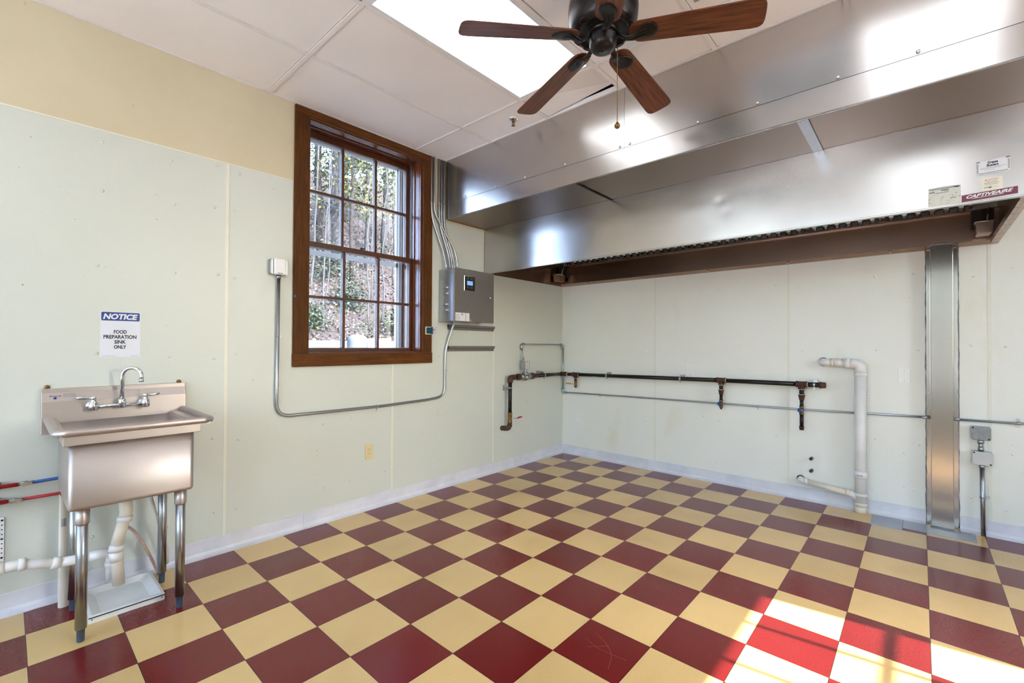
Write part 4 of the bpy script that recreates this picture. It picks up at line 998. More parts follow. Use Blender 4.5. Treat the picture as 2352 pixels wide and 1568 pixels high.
for x, z in ((.543, .754), (2.209, .774)): strap(cd, (x, -.019, z), (1, 0, 0), (0, -1, 0), .0085, wide=.008)
cd = thing('electrical_conduit', 'thin steel conduit emerging right of the steel column cover', 'conduit', (3.9, -.022, .80))
m = MB(); m.tube([(3.502, -.018, .799), (4.6, -.018, .818)], .0085, 12); obj('tube', m, M['galv'], cd)
m = MB(); m.tube([(3.503, -.02, .7995), (3.535, -.02, .80)], .0115, 12); obj('connector', m, M['galv'], cd)
m = MB(); m.tube([(3.814, -.018, .8045), (3.828, -.018, .8045)], .0115, 12); m.box(3.812, 3.830, -.006, -.001, .775, .835); obj('strap', m, M['galv'], cd)

# junction boxes
jb = []
for (x0, x1, z0, z1, lab) in ((3.590, 3.690, .668, .764, 'upper mottled grey junction box right of the steel column'), (3.596, 3.697, .493, .588, 'lower junction box with pinkish cover, right of the steel column')):
    t = thing('junction_box', lab, 'electrical box', ((x0+x1)/2, -.02, z0), 'junction boxes right of the column')
    m = MB(); m.prism(rrect(x0, x1, z0, z1, .008), (0, -.002, 0), (1, 0, 0), (0, 0, 1), (0, -1, 0), 0, .040); obj('box_body', m, M['galv_d'], t)
    m = MB(); m.prism([(x0+.012, z0), (x1-.012, z0), (x1, z0+.012), (x1, z1-.012), (x1-.012, z1), (x0+.012, z1), (x0, z1-.012), (x0, z0+.012)], (0, -.042, 0), (1, 0, 0), (0, 0, 1), (0, -1, 0), 0, .006); obj('cover', m, M['grey'] if z0 > .6 else M['galv'], t, bevel=.001)
    for x, z in ((x0+.010, z1-.010), (x1-.010, z0+.010)):
        m = MB(); m.lathe([(.0055, 0), (.004, .002)], (x, -.048, z), (0, -1, 0), 8); obj('screw', m, M['dark'], t)
t = thing('electrical_conduit', 'vertical steel conduit from the floor into the junction boxes', 'conduit', (3.646, -.03, 0), None)
m = MB(); m.tube([(3.650, -.05, 0.0), (3.646, -.028, .493)], .0135, 14); m.tube([(3.642, -.026, .588), (3.640, -.026, .668)], .0125, 14); obj('tube', m, M['galv_d'], t)
m = MB(); m.tube([(3.641, -.026, .590), (3.6405, -.026, .618)], .0155, 12); m.tube([(3.640, -.026, .640), (3.640, -.026, .668)], .0155, 12); m.tube([(3.646, -.028, .470), (3.646, -.028, .493)], .016, 12); obj('connector', m, M['galv'], t)
m = MB(); m.tube([(3.648, -.039, .262), (3.648, -.039, .270)], .0165, 14); m.box(3.66, 3.686, -.006, -.002, .257, .275); obj('strap', m, M['galv'], t)

# ================================================================== WHITE DRAIN PIPE ON HOOD WALL
pv = thing('drain_pipe', 'white plastic drain pipe rising from the floor, right of the black gas pipe', 'pipe', (2.965, -.065, 0))
PY = -.068
piece('hole_ring', [(2.712, -.0005, 1.195), (2.712, -.003, 1.195)], .037, 'dark', parent=pv)
piece('pipe_elbow', [(2.712, .0, 1.195), (2.712, -.052, 1.195), (2.745, PY, 1.194), (2.775, PY, 1.194)], .031, 'pvc', fil=.035, parent=pv)
piece('pipe_collar', [(2.768, PY, 1.194), (2.792, PY, 1.194)], .0335, 'pvc_old', parent=pv); piece('pipe_length', [(2.79, PY, 1.194), (2.87, PY, 1.190)], .0325, 'pvc', parent=pv)
piece('pipe_collar', [(2.798, PY, 1.1935), (2.806, PY, 1.1935)], .0355, 'pvc_old', parent=pv); piece('pipe_collar', [(2.848, PY, 1.191), (2.856, PY, 1.191)], .0365, 'pvc_old', parent=pv)
piece('pipe_collar', [(2.866, PY, 1.190), (2.900, PY, 1.188)], .040, 'pvc', parent=pv)
piece('pipe_elbow', [(2.895, PY, 1.188), (2.966, PY, 1.186), (2.966, PY, 1.112)], .0395, 'pvc', fil=.065, parent=pv)
piece('pipe_collar', [(2.966, PY, 1.118), (2.966, PY, 1.088)], .0425, 'pvc', parent=pv)
piece('pipe_length', [(2.966, PY, 1.09), (2.966, PY, .01)], .0395, 'pvc', parent=pv)
piece('pipe_collar', [(2.966, PY, .330), (2.966, PY, .275)], .043, 'white', parent=pv); piece('pipe_collar', [(2.966, PY, .155), (2.966, PY, .128)], .043, 'pvc', parent=pv); piece('pipe_collar', [(2.966, PY, .080), (2.966, PY, .052)], .043, 'pvc_old', parent=pv)
piece('pipe_length', [(2.966, PY, .052), (2.966, PY, .0)], .041, 'pvc_old', parent=pv)
m = MB()
for q in range(26): m.box(3.0035+.0, 3.0047, PY-.020, PY-.016, .36+q*.024, .372+q*.024)
for q in range(5): m.box(2.945+q*.008, 2.950+q*.008, PY-.0445, PY-.0425, .298, .306)
obj('printing', m, M['greyprint'], pv)
piece('pipe_elbow', [(2.548, .0, .172), (2.548, -.045, .172), (2.585, PY+.01, .170)], .026, 'pvc', fil=.03, parent=pv)
piece('hole_ring', [(2.545, -.0005, .174), (2.545, -.003, .174)], .031, 'dark', parent=pv)
piece('pipe_collar', [(2.578, PY+.01, .1705), (2.606, PY+.01, .168)], .0265, 'pvc', parent=pv)
piece('pipe_length', [(2.60, PY+.01, .168), (2.88, PY, .138)], .0225, 'pvc_old', parent=pv)
piece('pipe_collar', [(2.868, PY, .140), (2.898, PY, .137)], .0265, 'pvc_old', parent=pv)
piece('pipe_branch', [(2.895, PY, .137), (2.93, PY, .130), (2.966, PY, .085)], .0265, 'pvc', fil=.03, parent=pv)
for z, lab in ((.366, 'upper short capped pipe stub poking from the wall left of the drain pipe'), (.262, 'lower short capped pipe stub poking from the wall left of the drain pipe')):
    t = thing('pipe_stub', lab, 'pipe', (2.627, 0, z), 'pipe stubs in the hood wall')
    m = MB(); m.tube([(2.627, .0, z), (2.627, -.040, z)], .011, 12); obj('stub', m, M['rust'], t)
    m = MB(); m.tube([(2.627, -.034, z), (2.627, -.052, z)], .0135, 8); obj('cap', m, M['rust'], t)
    m = MB(); m.tube([(2.627, -.0005, z), (2.627, -.003, z)], .019, 14); obj('wall_ring', m, M['white'], t)

m = MB()
for pts in ([(2.21, -2.82, 0), (2.28, -2.85, 0), (2.34, -2.90, 0), (2.37, -2.99, 0)], [(2.19, -2.88, 0), (2.28, -2.91, 0), (2.40, -2.89, 0)], [(2.23, -2.93, 0), (2.30, -2.86, 0)]):
    q = fillet(pts, .05, 5)
    for a_, b_ in zip(q[:-1], q[1:]):
        d_ = (b_-a_); n_ = Vector((-d_.y, d_.x, 0)).normalized()*.0006; z_ = Vector((0, 0, .0006)); m.add([a_-n_+z_, b_-n_+z_, b_+n_+z_, a_+n_+z_], [(0, 1, 2, 3)])
obj('scratch', m, simple('pale_scratch', (150, 84, 80), .6), fl)
m = MB(); m.box(.0242, .0250, -3.286, -3.272, 1.655, 1.672); obj('tape_scrap', m, M['blue'], win)
# ================================================================== SINK
sk_ = thing('prep_sink', 'freestanding stainless steel one-bowl sink on four tubular legs against the left wall', 'sink', (.33, -4.22, 0))
SY0, SY1 = -4.508, -3.930          # overall rim
# backsplash
m = MB(); m.prism([(.006, .86), (.050, .86), (.050, 1.022), (.030, 1.066), (.030, 1.088), (.006, 1.088)], (0, 0, 0), (1, 0, 0), (0, 0, 1), (0, 1, 0), -4.524, -3.920)
bs = obj('backsplash', m, M['steel_sink'], sk_, bevel=.003)
m = MB(); m.box(.0485, .0505, -4.49, -4.43, 1.0, 1.001)
m = MB(); m.prism([(-4.496, 1.040), (-4.395, 1.040), (-4.395, 1.062), (-4.496, 1.062)], (.040, 0, 0), (0, 1, 0), (-.4, 0, .9), (.9, 0, .4), -.45, -.4)
# maker label as small marks on the sloping strip
def onslope(y0, y1, s0, s1, mat, name):
    p0 = Vector((.050, 0, 1.022)); d = (Vector((.030, 0, 1.066))-p0); nrm = Vector((.044, 0, .020)).normalized()*.0008
    m = MB(); vs = [p0+d*s0+nrm+Vector((0, y0, 0)), p0+d*s0+nrm+Vector((0, y1, 0)), p0+d*s1+nrm+Vector((0, y1, 0)), p0+d*s1+nrm+Vector((0, y0, 0))]
    m.add(vs, [(0, 1, 2, 3)]); return obj(name, m, M[mat], bs)
m = MB(); p0 = Vector((.050, 0, 1.022)); d_ = (Vector((.030, 0, 1.066))-p0).normalized(); n_ = Vector((.044, 0, .020)).normalized()
text_mb(m, '[Regency]', tuple(p0+d_*.027+n_*.0006+Vector((0, -4.473, 0))), (0, 1, 0), tuple(d_), .007, bold=.02, width=.042); obj('lettering', m, M['navyprint'], bs)
m = MB(); m.lathe([(.0065, 0), (.0065, .0006)], p0+d_*.019+n_*.0004+Vector((0, -4.474, 0)), tuple(n_), 16); obj('oval_badge', m, M['signblue'], bs)
for q in range(3): onslope(-4.445, -4.40+.004*q, .78-.14*q, .82-.14*q, 'greyprint', 'fine_print')
for y in (-4.502, -3.948):
    m = MB(); m.lathe([(.012, 0), (.011, .003), (.005, .005)], (.004, y, 1.094), (1, 0, 0), 12); m.lathe([(.006, 0), (.004, .004)], (.008, y, 1.094), (1, 0, 0), 6); obj('mounting_screw', m, M['brass'], bs)
# bowl with real inside
BX0, BX1, BY0, BY1, BZ0, BZ1 = .075, .610, -4.462, -4.006, .592, .918
def loop(x0, x1, y0, y1, r, z, seg=5): return [(p[0], p[1], z) for p in rrect(x0, x1, y0, y1, r, seg)]
m = MB(); rings = []
outer = [(.016, BZ0, .012), (.006, BZ0+.002, .016), (.001, BZ0+.009, .019), (0, BZ0+.018, .020), (0, BZ1, .020)]
inner = [(.003, BZ1, .018), (.003, BZ0+.020, .018), (.004, BZ0+.011, .017), (.009, BZ0+.005, .014), (.019, BZ0+.003, .010)]
for ins, z, r in outer+inner: rings.append(loop(BX0+ins, BX1-ins, BY0+ins, BY1-ins, r, z))
n = len(rings[0]); vs = [p for rg in rings for p in rg]
fs = [(i*n+j, i*n+(j+1) % n, (i+1)*n+(j+1) % n, (i+1)*n+j) for i in range(len(rings)-1) for j in range(n)]
fs += [tuple(range(n))[::-1], tuple((len(rings)-1)*n+j for j in range(n))]
m.add(vs, fs, True); bowl = obj('bowl', m, M['steel_sink'], sk_)
# deck band and splash shelf round the bowl
m = MB()
m.box(.610, .630, -4.480, -3.985, .880, .921); m.box(.05, .612, -4.480, -4.462, .880, .921); m.box(.05, .612, -4.006, -3.985, .880, .921)
obj('apron', m, M['steel_sink'], sk_, bevel=.003)
# rolled rim: front tube plus raised side guards rising to the backsplash
m = MB()
path = fillet([(.05, -4.500, .935), (.60, -4.500, .935), (.634, -4.47, .937), (.634, -3.965, .937), (.60, -3.936, .935), (.05, -3.936, .935)], .012, 4)
m.tube(path, .017, 12)
m.box(.05, .622, -4.498, -4.470, .918, .940); m.box(.05, .622, -4.000, -3.940, .916, .926); m.box(.605, .634, -4.49, -3.945, .918, .932)
obj('rolled_rim', m, M['steel_sink'], sk_)
m = MB(); m.lathe([(.05, .600), (.045, .597), (.02, .5965)], (.33, -4.232, 0), n=24); obj('strainer', m, M['chrome'], bowl)
for (x, y) in ((.550, -4.410), (.550, -4.049), (.195, -4.409), (.195, -4.055)):
    m = MB(); m.tube([(x, y, .058), (x, y, .60)], .0205, 18); lg = obj('leg', m, M['galv_d'], sk_)
    m = MB(); m.tube([(x, y, .518), (x, y, .522), (x, y, .597)], [.0245, .026, .026], 18); obj('leg_socket', m, M['steel_sink'], lg)
    m = MB(); m.tube([(x, y, .0), (x, y, .004), (x, y, .055), (x, y, .056), (x, y, .064)], [.0115, .0135, .0145, .0195, .0195], 12); obj('rubber_foot', m, M['foot'], lg, label='blue-grey leg foot')
# faucet
m = MB()
for y in (-4.335, -4.120):
    m.lathe([(.026, 0), (.026, .004), (.018, .010), (.012, .014), (.012, .045)], (.0505, y, .990), (1, 0, 0), 20)
    m.lathe([(.0165, .968), (.019, .975), (.020, .992), (.018, 1.008), (.013, 1.014), (.011, 1.022), (.009, 1.030)], (.098, y, 0), n=18)
m.tube([(.098, -4.335, .988), (.098, -4.120, .988)], .0095, 14)
m.lathe([(.012, .972), (.017, .978), (.017, 1.010), (.015, 1.018), (.010, 1.022)], (.098, -4.2205, 0), n=18)
fc = obj('faucet', m, M['chrome'], sk_)
m = MB(); sp = Vector((.6, .8, 0)).normalized(); a0 = Vector((.098, -4.2205, 0)); pts = [a0+Vector((0, 0, 1.015)), a0+Vector((0, 0, 1.14))]
R_ = .046
for q in range(0, 11):
    t_ = PI-PI*q/10*1.02; pts.append(a0+sp*(R_+R_*math.cos(t_))+Vector((0, 0, 1.142+R_*1.0*math.sin(t_))))
pts.append(pts[-1]+Vector((0, 0, -.012)))
m.tube(pts, .0095, 14); e_ = pts[-1]; m.tube([e_, e_+Vector((0, 0, -.016))], .0115, 12); obj('spout', m, M['chrome'], fc)
for y, dy in ((-4.335, -1), (-4.120, 1)):
    m = MB(); m.lathe([(.010, 1.024), (.012, 1.030), (.012, 1.040), (.006, 1.044)], (.098, y, 0), n=12)
    m.tube([(.098, y, 1.034), (.096, y+dy*.02, 1.034), (.092, y+dy*.040, 1.036), (.090, y+dy*.058, 1.038), (.090, y+dy*.066, 1.038)], [.006, .006, .009, .0085, .004], 10); obj('handle', m, M['chrome'], fc)
# waste pipe below the bowl
wp = obj('tailpiece', MB().tube([(.33, -4.232, .597), (.33, -4.232, .575)], .046, 20), M['galv'], sk_)
def wpiece(name, pts, r, mat, fil=None):
    m = MB(); m.tube(fillet(pts, fil, 6) if fil else pts, r, 16); return obj(name, m, M[mat], wp)
wpiece('slip_nut', [(.33, -4.232, .578), (.33, -4.232, .548)], .034, 'pvc')
wpiece('waste_length', [(.33, -4.232, .55), (.33, -4.229, .47), (.33, -4.235, .44)], [.029, .027, .027], 'pvc_old')
wpiece('waste_collar', [(.33, -4.232, .452), (.33, -4.236, .425)], .0315, 'pvc')
wpiece('waste_length', [(.33, -4.235, .44), (.33, -4.268, .30)], .0255, 'pvc_old')
wpiece('waste_collar', [(.33, -4.262, .315), (.33, -4.268, .285)], .0305, 'pvc'); wpiece('waste_collar', [(.33, -4.268, .285), (.33, -4.262, .235)], .0275, 'pvc')
m = MB()
ring = []
for rr, zz in ((.0245, .24), (.0245, .115), (.021, .115), (.021, .20)): ring.append([(.33+rr*math.cos(2*PI*j/18), -4.262+.008*(.24-zz)/.125+rr*math.sin(2*PI*j/18), zz) for j in range(18)])
m.add([p for rg in ring for p in rg], [(i*18+j, i*18+(j+1) % 18, (i+1)*18+(j+1) % 18, (i+1)*18+j) for i in range(3) for j in range(18)], True); obj('waste_length', m, M['pvc_old'], wp)
wpiece('overflow_tube', [(.31, -4.22, .56), (.30, -4.275, .59)], .010, 'pvc_old')

# other plumbing at the sink
pt = thing('waste_pipe', 'white plastic waste pipe coming from the left and hooking down over the floor sink', 'pipe', (.22, -4.45, .27))
def pp(name, pts, r, mat='pvc', fil=None):
    m = MB(); m.tube(fillet(pts, fil, 8) if fil else pts, r, 18); return obj(name, m, M[mat], pt)
A = [(.22, -4.80, .31), (.22, -4.65, .300), (.22, -4.572, .292), (.22, -4.452, .252), (.22, -4.40, .252)]
pp('pipe_length', [(.22, -4.95, .20), (.22, -4.70, .285), (.22, -4.66, .298)], .030); pp('pipe_collar', [(.22, -4.665, .296), (.22, -4.640, .298)], .0265)
pp('pipe_length', [(.22, -4.645, .298), (.22, -4.590, .295)], .023); pp('pipe_collar', [(.22, -4.598, .295), (.22, -4.572, .293)], .0275)
pp('pipe_length', [(.22, -4.58, .293), (.22, -4.475, .262)], .0215, 'pvc'); pp('pipe_collar', [(.22, -4.486, .266), (.22, -4.458, .258)], .0265)
pp('pipe_length', [(.22, -4.46, .258), (.22, -4.345, .250)], .0225)
pp('pipe_elbow', [(.22, -4.355, .250), (.22, -4.270, .248), (.22, -4.268, .175)], .0245, fil=.05); pp('pipe_collar', [(.22, -4.269, .200), (.22, -4.269, .175)], .028)
m = MB(); vs = []
for rr in (.024, .021):
    for j in range(18):
        a = 2*PI*j/18; y = -4.269+rr*math.cos(a); x = .22+rr*math.sin(a)
        vs.append((x, y, .18)); vs.append((x, y, .120+(y+4.269)*1.1))
n = 18; fs = [(2*j, 2*((j+1) % n), 2*((j+1) % n)+1, 2*j+1) for j in range(n)]+[(36+2*j, 36+2*j+1, 36+2*((j+1) % n)+1, 36+2*((j+1) % n)) for j in range(n)]+[(2*j+1, 2*((j+1) % n)+1, 36+2*((j+1) % n)+1, 36+2*j+1) for j in range(n)]
m.add(vs, fs, True); obj('pipe_length', m, M['pvc'], pt)
# cut standpipe behind the left legs
m = MB(); n = 18; vs = []; cx_, cy_ = .112, -4.437
for rr in (.0215, .0185):
    for j in range(n):
        a = 2*PI*j/n; x = cx_+rr*math.cos(a); y = cy_+rr*math.sin(a); vs.append((x, y, 0.0)); vs.append((x, y, .530-(y-cy_)*1.7))
fs = [(2*j, 2*((j+1) % n), 2*((j+1) % n)+1, 2*j+1) for j in range(n)]+[(36+2*j, 36+2*j+1, 36+2*((j+1) % n)+1, 36+2*((j+1) % n)) for j in range(n)]+[(2*j+1, 2*((j+1) % n)+1, 36+2*((j+1) % n)+1, 36+2*j+1) for j in range(n)]
m.add(vs, fs, True)
t = thing('standpipe', 'upright white plastic pipe with a slanted cut top behind the sink leg', 'pipe', (cx_, cy_, 0)); obj('pipe_length', m, M['pvc_old'], t)
m = MB(); m.box(cx_+.0212, cx_+.0218, cy_-.006, cy_+.004, .405, .445)
for q in range(4): m.box(cx_+.0208, cx_+.0214, cy_-.013, cy_-.010, .405+q*.01, .412+q*.01)
obj('printing', m, M['greyprint'], t)
# supply lines
for z, c2, lab, z2 in ((.628, 'blue', 'water line on the wall left of the sink, red then blue past the valve', .632), (.553, 'red', 'lower red water line on the wall left of the sink', .549)):
    t = thing('water_line', lab, 'pipe', (.035, -4.6, z), 'water supply lines behind the sink')
    vy = -4.578 if z > .6 else -4.612
    m = MB(); m.tube([(.035, -5.2, z), (.035, vy-.02, z)], .0100, 12); obj('red_tube', m, M['red'], t)
    m = MB(); m.tube([(.035, vy+.022, z), (.035, -4.30, z2)], .0078, 12); obj('tube_run', m, M[c2], t)
    m = MB(); m.tube([(.035, vy-.034, z), (.035, vy-.012, z), (.035, vy-.011, z), (.035, vy+.012, z), (.035, vy+.013, z), (.035, vy+.034, z)], [.0085, .0085, .0125, .0125, .0085, .0085], 8)
    m.cyl((.035, vy, z), (.060, vy, z+.002), .006, 8); vl = obj('valve', m, M['galv'], t)
    m = MB(); m.obox((.060, vy+.008, z+.002), (.003, 0, 0), (0, .020, 0), (0, 0, .007)); obj('valve_handle', m, M['chrome'], vl)
    m = MB(); m.box(.003, .050, -4.668, -4.655, z-.012, z+.018); obj('clip', m, M['dark'], t)
# floor sink
t = thing('floor_sink', 'shallow white enamel drip tray on the floor under the sink', 'tray', (.24, -4.22, 0))
TX0, TX1, TY0, TY1 = .066, .412, -4.372, -4.082
m = MB(); rings = [loop(TX0, TX1, TY0, TY1, .004, 0.0), loop(TX0, TX1, TY0, TY1, .004, .032), loop(TX0+.012, TX1-.012, TY0+.012, TY1-.012, .01, .033), loop(TX0+.045, TX1-.045, TY0+.05, TY1-.05, .03, .012), loop(TX0+.11, TX1-.11, TY0+.10, TY1-.10, .03, .009)]
n = len(rings[0]); m.add([p for rg in rings for p in rg], [(i*n+j, i*n+(j+1) % n, (i+1)*n+(j+1) % n, (i+1)*n+j) for i in range(4) for j in range(n)]+[tuple(4*n+j for j in range(n))], False)
tr_ = obj('basin', m, M['tray'], t)
m = MB(); m.box(TX1+.0002, TX1+.003, TY0, TY1, .0235, .0275); obj('edge_gap', m, M['dark'], t)
for y in (TY0+.012, TY1-.012):
    m = MB(); m.lathe([(.003, 0), (.002, .001)], (TX1, y, .016), (1, 0, 0), 8); obj('screw', m, M['dark'], t)
t = thing('drain_hose', 'thin pinkish hose hanging from the sink down to the floor behind the tray', 'hose', (.12, -4.1, 0))
m = MB(); m.tube(fillet([(.25, -4.23, .52), (.20, -4.215, .36), (.13, -4.165, .30), (.115, -4.11, .18), (.10, -4.062, .045), (.085, -4.05, .006)], .06, 6), .0075, 10); obj('tube', m, M['hose'], t)
t = thing('drain_tube', 'thin rigid cream tube leaning between the sink bowl and the wall', 'tube', (.12, -4.05, 0))
m = MB(); m.tube([(.13, -4.108, .52), (.10, -4.015, .14), (.09, -4.01, .055)], .0075, 10); tb = obj('tube', m, M['pvc_old'], t)
m = MB(); m.tube([(.1276, -4.1, .487), (.124, -4.0895, .442)], .0080, 10); obj('sticker', m, M['sticker'], tb)
# perforated angle at the left picture edge
t = thing('perforated_bracket', 'white perforated metal strip on the wall at the left picture edge', 'bracket', (.01, -4.66, .37))
m = MB(); m.box(.006, .009, -4.72, -4.641, .262, .475); bk = obj('strip', m, M['trimwhite'], t)
m = MB()
for q in range(9): m.lathe([(.003 if q % 4 else .005, 0), (.002, .0005)], (.009, -4.648, .28+q*.0225), (1, 0, 0), 8)
obj('hole', m, M['dark'], bk)

# ================================================================== OUTDOORS
def grnd(x):   # height of the terrain as seen from the building
    if x > -10.6: return 0.0
    return 0.9+(-10.6-x)*0.62
def hill_mat():
    t = NT('leaf_litter_slope'); v = t.coord()
    a = t.noise(v, 14, 6, 0.8); b_ = t.noise(v, 0.6, 4, 0.6)
    c = t.ramp(a, [(0.30, lin((18, 14, 16))), (0.48, lin((42, 35, 37))), (0.62, lin((72, 64, 68))), (0.75, lin((104, 97, 102)))])
    c = t.mix(t.ramp(b_, [(0.5, (0, 0, 0)), (0.65, (0.5, 0.5, 0.5))]), c, lin((40, 54, 42)))
    t.set(base=c, rough=0.9); t.bump(a, 0.8, 0.06); return t.m
M['hill'] = hill_mat()
m = MB(); nx, ny = 40, 60; vs = []
for i in range(nx+1):
    for j in range(ny+1):
        x = -10.6-26*i/nx; y = -2.5+34*j/ny
        vs.append((x, y, grnd(x)+(.35*math.sin(x*.9+y*.5)+.25*math.sin(y*1.3-x*.4)+random.uniform(-.12, .12))*(min(i, 6)/6)))
m.add(vs, [(i*(ny+1)+j, i*(ny+1)+j+1, (i+1)*(ny+1)+j+1, (i+1)*(ny+1)+j) for i in range(nx) for j in range(ny)], True)
o = obj('hillside', m, M['hill']); o['kind'] = 'structure'
gm = simple('pale_bounce_yard', (226, 227, 230), 0.9, var=.05, vs=4)  # unseen ground, made extra pale to bounce sunlight up to the ceiling
m = MB()
for a, c, d_, e_ in ((XR+.4, 60, -60, 60), (-WT-.02, XR+.4, -60, YB-WT-.05), (-WT-.02, XR+.4, .5, 60)): m.box(a, c, d_, e_, -.25, -.15)
o = obj('yard_ground', m, gm); o['kind'] = 'structure'
m = MB(); m.box(-40, -WT-.02, -60, 30, -.25, -.15); o = obj('drive_ground', m, simple('worn_asphalt', (74, 76, 81), .9, var=.2, vs=3)); o['kind'] = 'structure'
m = MB(); m.box(-10.9, -10.6, -2, 16, -.15, 1.46)
for y in range(-2, 16, 2): m.box(-10.6, -10.585, y-.015, y+.015, -.15, 1.46)
o = obj('retaining_wall', m, M['concrete']); tag(o, 'low pale blue-grey retaining wall seen through the bottom window panes', 'wall')
# white and orange box with a pale dome beside it
t = thing('utility_trailer', 'white box with orange stripes standing outside by the retaining wall', 'trailer', (-9.4, 3.2, -.15))
m = MB(); m.box(-9.8, -9.0, 2.78, 3.42, .35, 1.52); bx = obj('body', m, M['trimwhite'], t)
m = MB(); m.box(-8.995, -8.985, 2.78, 3.42, 1.17, 1.24); m.box(-8.995, -8.985, 2.78, 3.42, 1.49, 1.53); obj('stripe', m, M['orange'], t)
m = MB()
for y in (2.9, 3.3): m.lathe([(.25, 0), (.25, .12)], (-9.0, y, .10), (1, 0, 0), 18)
obj('wheel', m, M['dark'], t)
m = MB(); m.lathe([(.30, -.15), (.30, 1.46), (.27, 1.55), (.18, 1.62), (.02, 1.65)], (-9.5, 2.55, 0), n=20); tag(obj('pale_tank', m, M['concrete']), 'pale domed tank outside, left of the orange-striped box', 'tank')

# made-up pale blue house, unseen, added to brighten hood and jamb reflections
t = thing('reflector_house', 'added pale blue house out of view, a reflector that brightens the left end of the hood', 'house', (-12, -17, -.2))
m = MB(); m.box(-15, -9, -27, -7.5, -.2, 7.0); hw_ = obj('wall', m, simple('pale_blue_reflector_wall', (158, 182, 222), .7, var=.03), t)
m = MB(); m.prism([(-15.4, 7.0), (-8.6, 7.0), (-12, 9.6)], (0, 0, 0), (1, 0, 0), (0, 0, 1), (0, 1, 0), -27.4, -7.1); obj('roof', m, M['dark'], t)
for y in (-24, -20, -12, -9.5):
    m = MB(); m.box(-9.0, -8.97, y-.45, y+.45, 1.0, 2.6); f_ = obj('window', m, M['trimwhite'], t)
    m = MB(); m.box(-8.97, -8.96, y-.38, y+.38, 1.07, 2.53); obj('pane', m, M['dark'], f_)
# leaf litter: loose leaves on the slope
lm = [simple('leaf_tan', (81, 68, 68), .8, var=.2, vs=2), simple('leaf_brown', (46, 34, 32), .8, var=.2, vs=2), simple('leaf_pale', (102, 101, 109), .8, var=.1, vs=2), simple('leaf_green', (42, 59, 43), .8, var=.2, vs=2)]
def leafquad(mb, c, s):
    a = random.uniform(0, 2*PI); t_ = random.uniform(-1, 1); u = Vector((math.cos(a), math.sin(a), t_)).normalized()*s; v = u.orthogonal(); v.rotate(Matrix.Rotation(random.uniform(0, 6.28), 3, u)); v = v.normalized()*s*.7
    c = Vector(c); mb.add([c-u, c-v, c+u, c+v], [(0, 1, 2, 3)])
def leaf_obj(name, pts, s0, s1, mats, parent=None, w_=None):
    mb = MB()
    for p in pts: leafquad(mb, p, random.uniform(s0, s1))
    o = obj(name, mb, mats, parent)
    idx = [random.choices(range(len(mats)), w_)[0] for _ in mb.f]; o.data.polygons.foreach_set('material_index', idx); return o
pts = []
while len(pts) < 15000:
    x = -11.1-13*random.random()**1.3; y = random.uniform(-1, 13)
    pts.append((x, y, grnd(x)+.35*math.sin(x*.9+y*.5)*min(1, (-10.6-x)/4)+.25*math.sin(y*1.3-x*.4)*min(1, (-10.6-x)/4)+random.uniform(0, .25)))
o = leaf_obj('fallen_leaves', pts, .03, .075, lm, w_=(4, 4, 3, 1)); tag(o, 'fallen leaves and brush scattered over the wooded slope outside', 'leaves', kind='stuff')
bark = simple('grey_bark', (51, 53, 60), .9, var=.3, vs=9, bump=.6, bs=20); bark2 = simple('dark_bark', (34, 31, 34), .9, var=.3, vs=9, bump=.6, bs=20); birch = simple('pale_sapling_bark', (57, 59, 65), .8, var=.12, vs=6)
fol = [simple('needle_green', (31, 49, 35), .8, var=.25, vs=2), simple('leaf_yellow_green', (78, 85, 37), .7, var=.2, vs=2), simple('leaf_lime', (113, 115, 54), .7, var=.15, vs=2), simple('leaf_bluegreen', (54, 74, 71), .8, var=.2, vs=2)]
def dirpt(px_, py_, X_):
    """point at world x = X_ lying outside the window in the direction of a place in the view (layout aid for the wood)"""
    d = _F+_R2*((px_-1176)/1043.6)-_U2*((py_-784)/1043.6); k = (X_-3.3205)/d.x; return Vector((3.3205, -4.6451, 1.318))+d*k
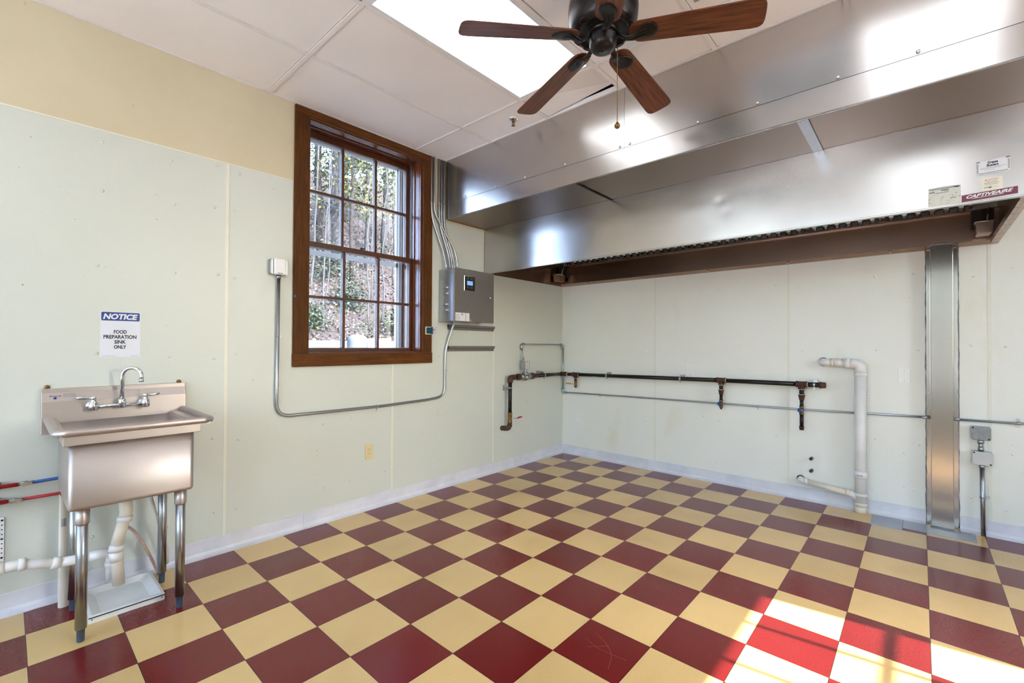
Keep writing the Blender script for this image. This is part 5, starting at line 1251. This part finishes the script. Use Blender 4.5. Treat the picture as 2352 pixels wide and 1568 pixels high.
def tree(px_, X_, r, h, lean, mat, nb, bl, label, foliage=0, fw=(3, 3, 3, 2), fz=(.35, 1.0), fr=1.6, thin=.5):
    p = dirpt(px_, 700, X_); base = Vector((X_, p.y, grnd(X_)-.3))
    t = thing('tree', label, 'tree', base, 'trees on the slope outside')
    m = MB(); pts = []; n = 9
    for q in range(n): pts.append(base+Vector((lean*.2*q/n*h*.3+random.uniform(-.05, .05), lean*q/n*h+random.uniform(-.06, .06), h*q/(n-1))))
    m.tube(pts, [r*(1-thin*q/(n-1)) for q in range(n)], 10); tk = obj('trunk', m, mat, t)
    m = MB(); tips = []
    for q in range(nb):
        s_ = random.uniform(.18, .97); i = min(int(s_*(n-1)), n-2); f_ = s_*(n-1)-i; o0 = pts[i].lerp(pts[i+1], f_); a = random.uniform(0, 2*PI); L_ = bl*random.uniform(.5, 1.1)*(1.15-.5*s_)
        d = Vector((math.cos(a)*.5, math.sin(a), random.uniform(.1, .8))).normalized()
        bp = [o0]
        for w_ in range(5): d = (d+Vector((random.uniform(-.3, .3), random.uniform(-.3, .3), random.uniform(-.15, .25)))).normalized(); bp.append(bp[-1]+d*L_/5)
        rb = max(.006, r*.16); m.tube(bp, [rb*(1-.16*w_) for w_ in range(6)], 5); tips += bp[2:]
        for w_ in range(2):
            o1 = bp[random.randint(2, 4)]; d2 = (d+Vector((random.uniform(-1, 1), random.uniform(-1, 1), random.uniform(-.4, .8)))).normalized(); m.tube([o1, o1+d2*L_*.22, o1+d2*L_*.4+Vector((0, 0, .05))], [rb*.5, rb*.4, rb*.2], 4)
    if nb: obj('branches', m, mat, t)
    if foliage:
        P_ = []
        for q in range(foliage):
            c = random.choice(tips) if tips and random.random() < .6 else base+Vector((random.gauss(0, fr*.5), random.gauss(0, fr), h*random.uniform(*fz)))
            P_.append(c+Vector((random.gauss(0, .25), random.gauss(0, .3), random.gauss(0, .25))))
        leaf_obj('foliage', P_, .04, .11, fol, t, fw)
TREES = [
 (768, -17.0, .24, 15, .00, bark, 16, 2.6, 'thick grey speckled trunk outside, left in the upper panes', 3800, (4, 4, 3, 2)),
 (806, -15.0, .09, 13, .01, bark2, 22, 2.2, 'slim grey trunk outside with dark arching branches', 1400, (3, 5, 5, 1)),
 (842, -16.0, .11, 14, .01, bark, 22, 2.2, 'grey trunk outside seen in the middle upper panes', 2200, (3, 6, 5, 1)),
 (882, -18.5, .20, 15, .01, bark, 14, 2.6, 'broad grey trunk outside seen in the right upper panes', 3600, (2, 3, 3, 5)),
 (731, -20.0, .20, 15, -.01, bark2, 20, 2.4, 'dark trunk outside by the left casing of the window', 4200, (6, 3, 3, 2)),
 (915, -21.0, .18, 15, .02, bark2, 20, 2.4, 'dark trunk outside by the right edge of the window view', 4200, (3, 2, 2, 5)),
 (738, -12.2, 0.028, 6.5, .05, birch, 16, 1.5, 'pale leaning sapling outside, left in the lower panes', 0, None),
 (750, -13.5, 0.025, 7.0, .03, birch, 16, 1.3, 'pale sapling outside just right of the leaning one', 0, None),
 (846, -12.6, 0.032, 6.0, .00, birch, 12, 1.2, 'straight pale sapling outside in the middle lower panes', 0, None),
 (853, -14.0, 0.028, 7.5, .01, birch, 12, 1.2, 'thin pale sapling outside close beside the straight one', 0, None),
 (876, -12.9, 0.032, 6.5, .04, birch, 12, 1.3, 'pale sapling outside leaning right in the right panes', 0, None),
 (905, -15.5, .050, 8.0, -.02, bark, 14, 1.5, 'thin grey tree outside near the storm frame', 300, (5, 3, 2, 2)),
 (790, -23.0, .22, 14, .0, bark2, 16, 2.4, 'distant tree with yellow-green leaves outside, between the two slim trunks', 5200, (2, 6, 6, 1)),
 (715, -14.5, .05, 8.0, .04, birch, 18, 1.6, 'pale branching sapling outside beside the left casing', 0, None),
]
for a in TREES:
    tree(a[0], a[1], a[2], a[3], a[4], a[5], a[6], a[7], a[8], a[9], a[10] or (1, 1, 1, 1))
# low evergreen shrubs
for px_, X_, s_, lab in ((715, -12.0, .45, 'small dark green shrub outside at the left edge of the lower panes'), (922, -12.0, .5, 'small green shrub outside at the right edge of the lower panes'), (800, -13.5, .55, 'low green shrub outside in the middle of the lower panes'), (760, -15.5, .9, 'larger green bush outside on the slope')):
    p = dirpt(px_, 700, X_); c = Vector((X_, p.y, grnd(X_)+s_*.9)); P_ = [c+Vector((random.gauss(0, s_*.5), random.gauss(0, s_*.6), random.gauss(0, s_*.6))) for _ in range(900)]
    t = thing('shrub', lab, 'shrub', (c.x, c.y, grnd(X_)), 'green shrubs on the slope outside'); leaf_obj('foliage', P_, .03, .08, fol, t, (9, 1, 0, 3))
    m = MB()
    for q in range(5): m.tube([(c.x, c.y, grnd(X_)-.1), (c.x+random.uniform(-.2, .2), c.y+random.uniform(-.3, .3), c.z+s_*.3)], [.02, .008], 5)
    obj('stem', m, bark2, t)
